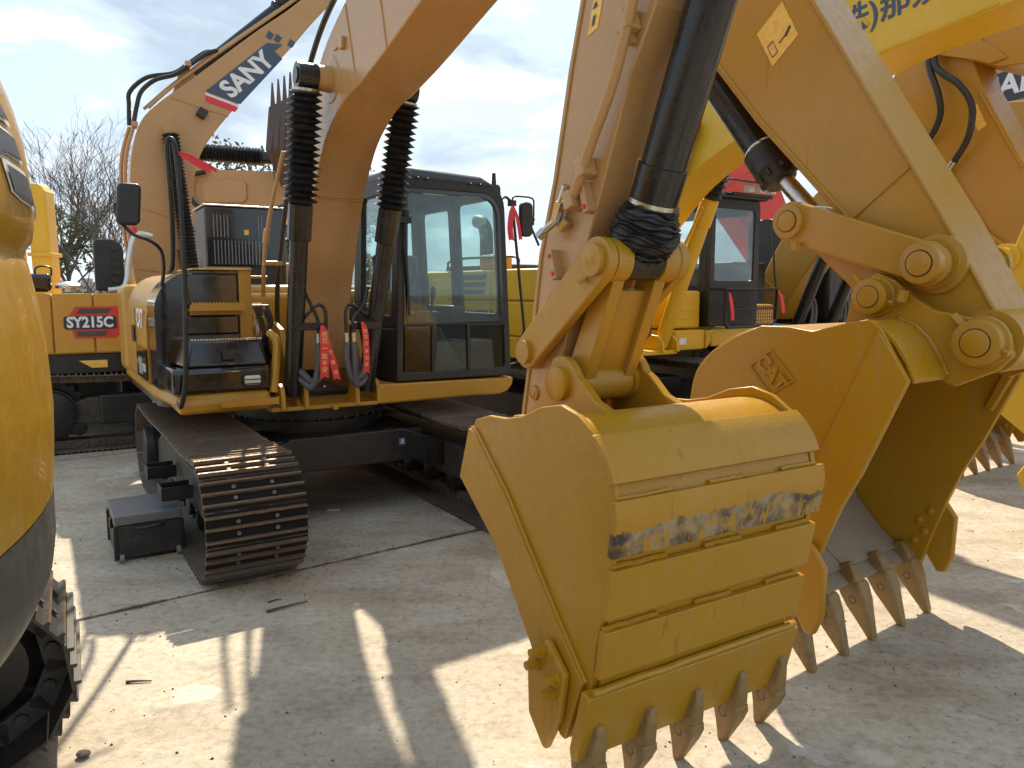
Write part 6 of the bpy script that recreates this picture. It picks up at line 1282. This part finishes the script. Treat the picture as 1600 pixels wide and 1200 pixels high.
ribbon('ribbon', 'slanting red ribbon half hidden beside the left boom cylinder hoses', [U2W(-0.19, -1.11, 1.47), U2W(-0.165, -1.12, 1.36), U2W(-0.13, -1.13, 1.22), U2W(-0.105, -1.13, 1.10)], 0.05, EX, '\u5fc3\u60f3\u4e8b\u6210')
ribbon('ribbon', 'red ribbon with gold characters hanging at the right boom cylinder beside the cab', [U2W(0.085, -1.16, 1.52), U2W(0.095, -1.19, 1.44), U2W(0.10, -1.19, 1.28), U2W(0.10, -1.18, 1.14)], 0.046, EX, '\u795d\u60a8\u4e07\u4e8b\u5982\u610f')
ribbon('ribbon', 'straight red ribbon strip on the stay of the cab mirror', [U2W(1.62, -0.78, 2.47), U2W(1.60, -0.79, 2.40), U2W(1.585, -0.79, 2.28), U2W(1.60, -0.79, 2.17)], 0.055, EX)
ribbon('ribbon', 'wavy lighter red ribbon strip nearest the cab mirror', [U2W(1.63, -0.77, 2.47), U2W(1.66, -0.78, 2.38), U2W(1.685, -0.78, 2.27), U2W(1.70, -0.78, 2.18)], 0.035, EX)
def S2W(x, y, z):
    a = R(120); return (-4.054+x*math.cos(a)-y*math.sin(a), 10.02+x*math.sin(a)+y*math.cos(a), z)
ribbon('ribbon', 'red ribbon blowing sideways from the tall grab rail, lower strip', [U2W(-1.09, -1.0, 2.63), U2W(-1.02, -1.0, 2.60), U2W(-0.95, -1.0, 2.56), U2W(-0.88, -1.0, 2.535)], 0.03, (0.2, 0.1, 1))
ribbon('ribbon', 'red ribbon blowing sideways from the tall grab rail, upper strip', [U2W(-1.09, -1.0, 2.64), U2W(-1.0, -0.98, 2.615), U2W(-0.92, -0.98, 2.58), U2W(-0.84, -0.98, 2.54)], 0.026, (0.2, 0.1, 1))
def K2W(x, y, z):
    a = R(35); return (0.67+x*math.cos(a)-y*math.sin(a), 9.92+x*math.sin(a)+y*math.cos(a), z)
KX = (math.cos(R(35)), math.sin(R(35)), 0)
ribbon('ribbon', 'red ribbon on the left bar of the yellow cab guard', [K2W(1.22, -1.64, 1.72), K2W(1.23, -1.66, 1.62), K2W(1.26, -1.66, 1.5), K2W(1.28, -1.65, 1.38)], 0.06, KX)
ribbon('ribbon', 'red ribbon on the right bar of the yellow cab guard', [K2W(2.16, -1.64, 1.74), K2W(2.2, -1.66, 1.66), K2W(2.24, -1.66, 1.55), K2W(2.27, -1.65, 1.45)], 0.06, KX)
def twig(label, pts, rad):
    b = MB(); b.tube(crv(pts, 4), lambda t: rad*(1-0.6*t), 6); tag(b.build('twig', BARK, None, 60), label, 'twig')
BARK = paint('bark', (0.095, 0.075, 0.060), 0.8, 0.4, dirtc=(0.13, 0.10, 0.075), bump=0.4)
twig('longer dark twig on the concrete in front of the left crawler', [(-1.34, 4.01, 0.008), (-1.28, 4.05, 0.012), (-1.22, 4.10, 0.010), (-1.15, 4.14, 0.012)], 0.009)
twig('short dark twig just behind the longer twig on the concrete', [(-1.37, 4.14, 0.006), (-1.34, 4.17, 0.008), (-1.31, 4.18, 0.006)], 0.006)
twig('short straight stick in the sunlit patch at lower left', [(-1.73, 3.255, 0.006), (-1.68, 3.26, 0.008), (-1.62, 3.265, 0.006)], 0.007)
def stone(label, loc, s):
    b = MB(); rn = random.Random(4); vs = []
    bm = bmesh.new(); bmesh.ops.create_icosphere(bm, subdivisions=2, radius=1)
    for v in bm.verts: v.co *= rn.uniform(0.8, 1.1)
    b.add([(v.co.x*s*1.2, v.co.y*s, v.co.z*s*0.6) for v in bm.verts], [tuple(v.index for v in f.verts) for f in bm.faces]); bm.free()
    o = b.build('stone', STONE, None, 50); o.location = loc; tag(o, label, 'stone')
STONE = paint('stone_grey', (0.16, 0.145, 0.12), 0.8, 0.4, bump=0.4)
stone('grey stone on the sunlit concrete at the lower left', (-1.62, 2.71, 0.012), 0.022)
def litter():
    """pebbles and crumbs scattered over the slabs: far too many to count"""
    rn = random.Random(11); b = MB()
    for k in range(1700):
        y = 2.2+rn.random()**1.6*9; x = (rn.random()-0.5)*1.5*y
        if k % 5 == 0: t = rn.uniform(-1.5, 4.0); n_ = rn.gauss(0, 0.05); x = -1.77+t*math.cos(R(37))-n_*math.sin(R(37)); y = 4.33+t*math.sin(R(37))+n_*math.cos(R(37))      # grit caught in the joint
        if k % 7 == 1: a = rn.uniform(0, 6.28); x, y = rn.choice(((0.62, 2.75), (1.8, 3.7), (-1.7, 4.6), (-1.3, 5.0))); x += rn.gauss(0, 0.3); y += rn.gauss(0, 0.25)
        s = rn.choice((0.002, 0.002, 0.003, 0.003, 0.004, 0.006))*rn.uniform(0.7, 1.2)
        c = Vector((x, y, s*0.35)); a = rn.uniform(0, 6.3); ca, sa = math.cos(a), math.sin(a)
        pts = [(1.3, 0, -0.3), (-1.1, 0.2, -0.3), (0.1, 1, -0.3), (0, -1, -0.3), (0.2, 0.1, 0.8)]
        vs = [c+Vector(((p[0]*ca-p[1]*sa)*s, (p[0]*sa+p[1]*ca)*s, p[2]*s)) for p in pts]
        b.add(vs, [(0, 2, 4), (2, 1, 4), (1, 3, 4), (3, 0, 4)])
    tag(b.build('pebbles', BARK, None, 0), 'loose dark crumbs and pebbles strewn over the concrete', 'gravel', kind='stuff')
litter()
for k, (x, y, rz) in enumerate(((-1.43, 5.96, 0.3), (-1.18, 7.3, 1.0), (-1.95, 6.9, 0.1))):
    q = MB(); q.pxy([(-0.045, -0.02), (0.05, -0.025), (0.055, 0.015), (-0.02, 0.03), (-0.05, 0.01)], 0.0, 0.003); o = q.build('paper_scrap', WHT, None, 0); o.location = (x, y, 0.004); o.rotation_euler = (0.04, 0.03, rz)
    tag(o, ('white paper scrap nearest in the shade under the excavator', 'larger white paper scrap deep under the excavator', 'small white paper scrap behind the left crawler')[k], 'paper')

# ================================================================== trees and the far edge of the yard
def bare_tree(label, loc, h, seed, spread=0.55):
    rn = random.Random(seed); r = thing('bare_tree', label, 'tree', loc, 0, 'bare trees behind the yard'); tr = MB(); cr = MB()
    def grow(p, d, L, rad, lev):
        n = 3; pts = [p]; dd = d.copy()
        for i in range(n):
            dd = (dd+Vector((rn.uniform(-1, 1), rn.uniform(-1, 1), rn.uniform(-0.3, 0.6)))*0.13).normalized(); pts.append(pts[-1]+dd*(L/n))
        tgt = tr if lev == 0 else cr
        tgt.tube(pts, lambda t: max(0.0045, rad*(1-0.45*t)), 5 if lev < 2 else 3)
        if lev >= 6 or L < 0.16: return
        k = rn.choice((2, 3, 3)) if lev else 5
        for j in range(k):
            a = rn.uniform(0, 6.28); t = rn.uniform(0.45, 1.0) if j else 1.0
            i = min(n-1, int(t*n)); q = pts[i].lerp(pts[i+1], t*n-i)
            nd = (dd+Vector((math.cos(a), math.sin(a), 0.12))*spread*rn.uniform(0.6, 1.25)).normalized()
            grow(q, nd, L*rn.uniform(0.62, 0.84), rad*0.56, lev+1)
    grow(Vector((0, 0, 0)), Vector((0, 0, 1)), h*0.30, h*0.013, 0)
    tr.build('trunk', BARK, r, 60); cr.build('crown', BARK, r, 0)
bare_tree('tall bare tree farthest left above the yard', (-14.6, 25.0, 0), 7.6, 1)
bare_tree('bare tree in the middle between the yellow boom and the lettered boom', (-12.6, 24.0, 0), 7.2, 2, 0.6)
bare_tree('bare tree just left of the lettered boom', (-11.2, 23.0, 0), 6.6, 3, 0.6)
bare_tree('bare tree rearmost of the left group', (-13.4, 28.0, 0), 7.6, 4, 0.6)
bare_tree('low bare shrubby tree at the foot of the left group', (-11.9, 22.0, 0), 5.0, 9, 0.7)
def leafy_tree(name, label, loc, h, rad, seed, n=5200, base=0.25, mat=None, cat='tree'):
    rn = random.Random(seed); r = thing(name, label, cat, loc, 0); t = MB()
    t.tube([(0, 0, 0), (0.05, 0, h*0.3), (0, 0.05, h*0.75)], lambda u: h*0.022*(1-0.7*u), 8)
    cl = []
    for k in range(26):
        a = rn.uniform(0, 6.28); z = rn.uniform(base, 1.0); rr = rad*math.sqrt(max(0, 1-((z-0.58)/0.5)**2))*rn.uniform(0.3, 0.95)
        c = Vector((math.cos(a)*rr, math.sin(a)*rr, z*h)); cl.append((c, rad*rn.uniform(0.22, 0.42))); t.tube([(0, 0, z*h*0.7), tuple(c)], h*0.006, 4)
    t.build('trunk', BARK, r, 60); b = MB()
    for k in range(n):
        c, s = rn.choice(cl); v = Vector((rn.gauss(0, 1), rn.gauss(0, 1), rn.gauss(0, 1))).normalized()*s*rn.uniform(0.5, 1.08); p = c+v
        u = Vector((rn.uniform(-1, 1), rn.uniform(-1, 1), rn.uniform(-0.6, 0.9))).normalized(); w = u.orthogonal().normalized(); w2 = u.cross(w); a = rn.uniform(0, 6.28); e = (w*math.cos(a)+w2*math.sin(a)); e2 = u.cross(e)
        L = rn.uniform(0.05, 0.11)*h/5; b.add([p-e*L, p+e2*L*0.45, p+e*L, p-e2*L*0.45], [(0, 1, 2, 3)])
    b.build('crown', mat or LEAF, r, 0)
def leafmat():
    m, nt, b = newmat('leaf_green'); g = nnode(nt, 'ShaderNodeNewGeometry'); n = nnode(nt, 'ShaderNodeTexNoise', Scale=2.5, Detail=3.0); nt.links.new(g.outputs['Position'], n.inputs['Vector'])
    rr = ramp(nt, n.outputs['Fac'], [(0.3, (0.055, 0.075, 0.035)), (0.5, (0.085, 0.11, 0.05)), (0.7, (0.12, 0.14, 0.075))]); nt.links.new(rr.outputs[0], b.inputs['Base Color']); b.inputs['Roughness'].default_value = 0.55
    return m
LEAF = leafmat()
leafy_tree('evergreen_shrub', 'round evergreen shrub among the bare trees at left', (-12.9, 22.5, 0), 4.0, 0.85, 21, 2400, 0.25, cat='shrub')
leafy_tree('evergreen_tree', 'green treetop showing above the level orange boom', (-9.6, 30.0, 0), 6.6, 2.6, 22, 7000, 0.3)
leafy_tree('evergreen_tree', 'evergreen treetop right of the other, behind the upturned bucket', (-6.6, 31.0, 0), 6.4, 2.2, 25, 6000, 0.3)
def boundary():
    r = thing('boundary_wall', 'low grey rendered wall along the far edge of the yard', 'wall', (0, 44, 0), 0)
    for k in range(26):
        q = MB(); q.bx(-52+k*4, -48.15+k*4, -0.1, 0.1, 0, 2.2); q.build('wall_panel', WALL, r, 0, 0.01)
        q = MB(); q.bx(-48.2+k*4-0.18, -48.2+k*4+0.32, -0.16, 0.16, 0, 2.4); q.build('wall_pier', WALL, r, 0, 0.01)
WALL = paint('render_grey', (0.34, 0.33, 0.31), 0.8, 0.35, bump=0.2)
boundary()
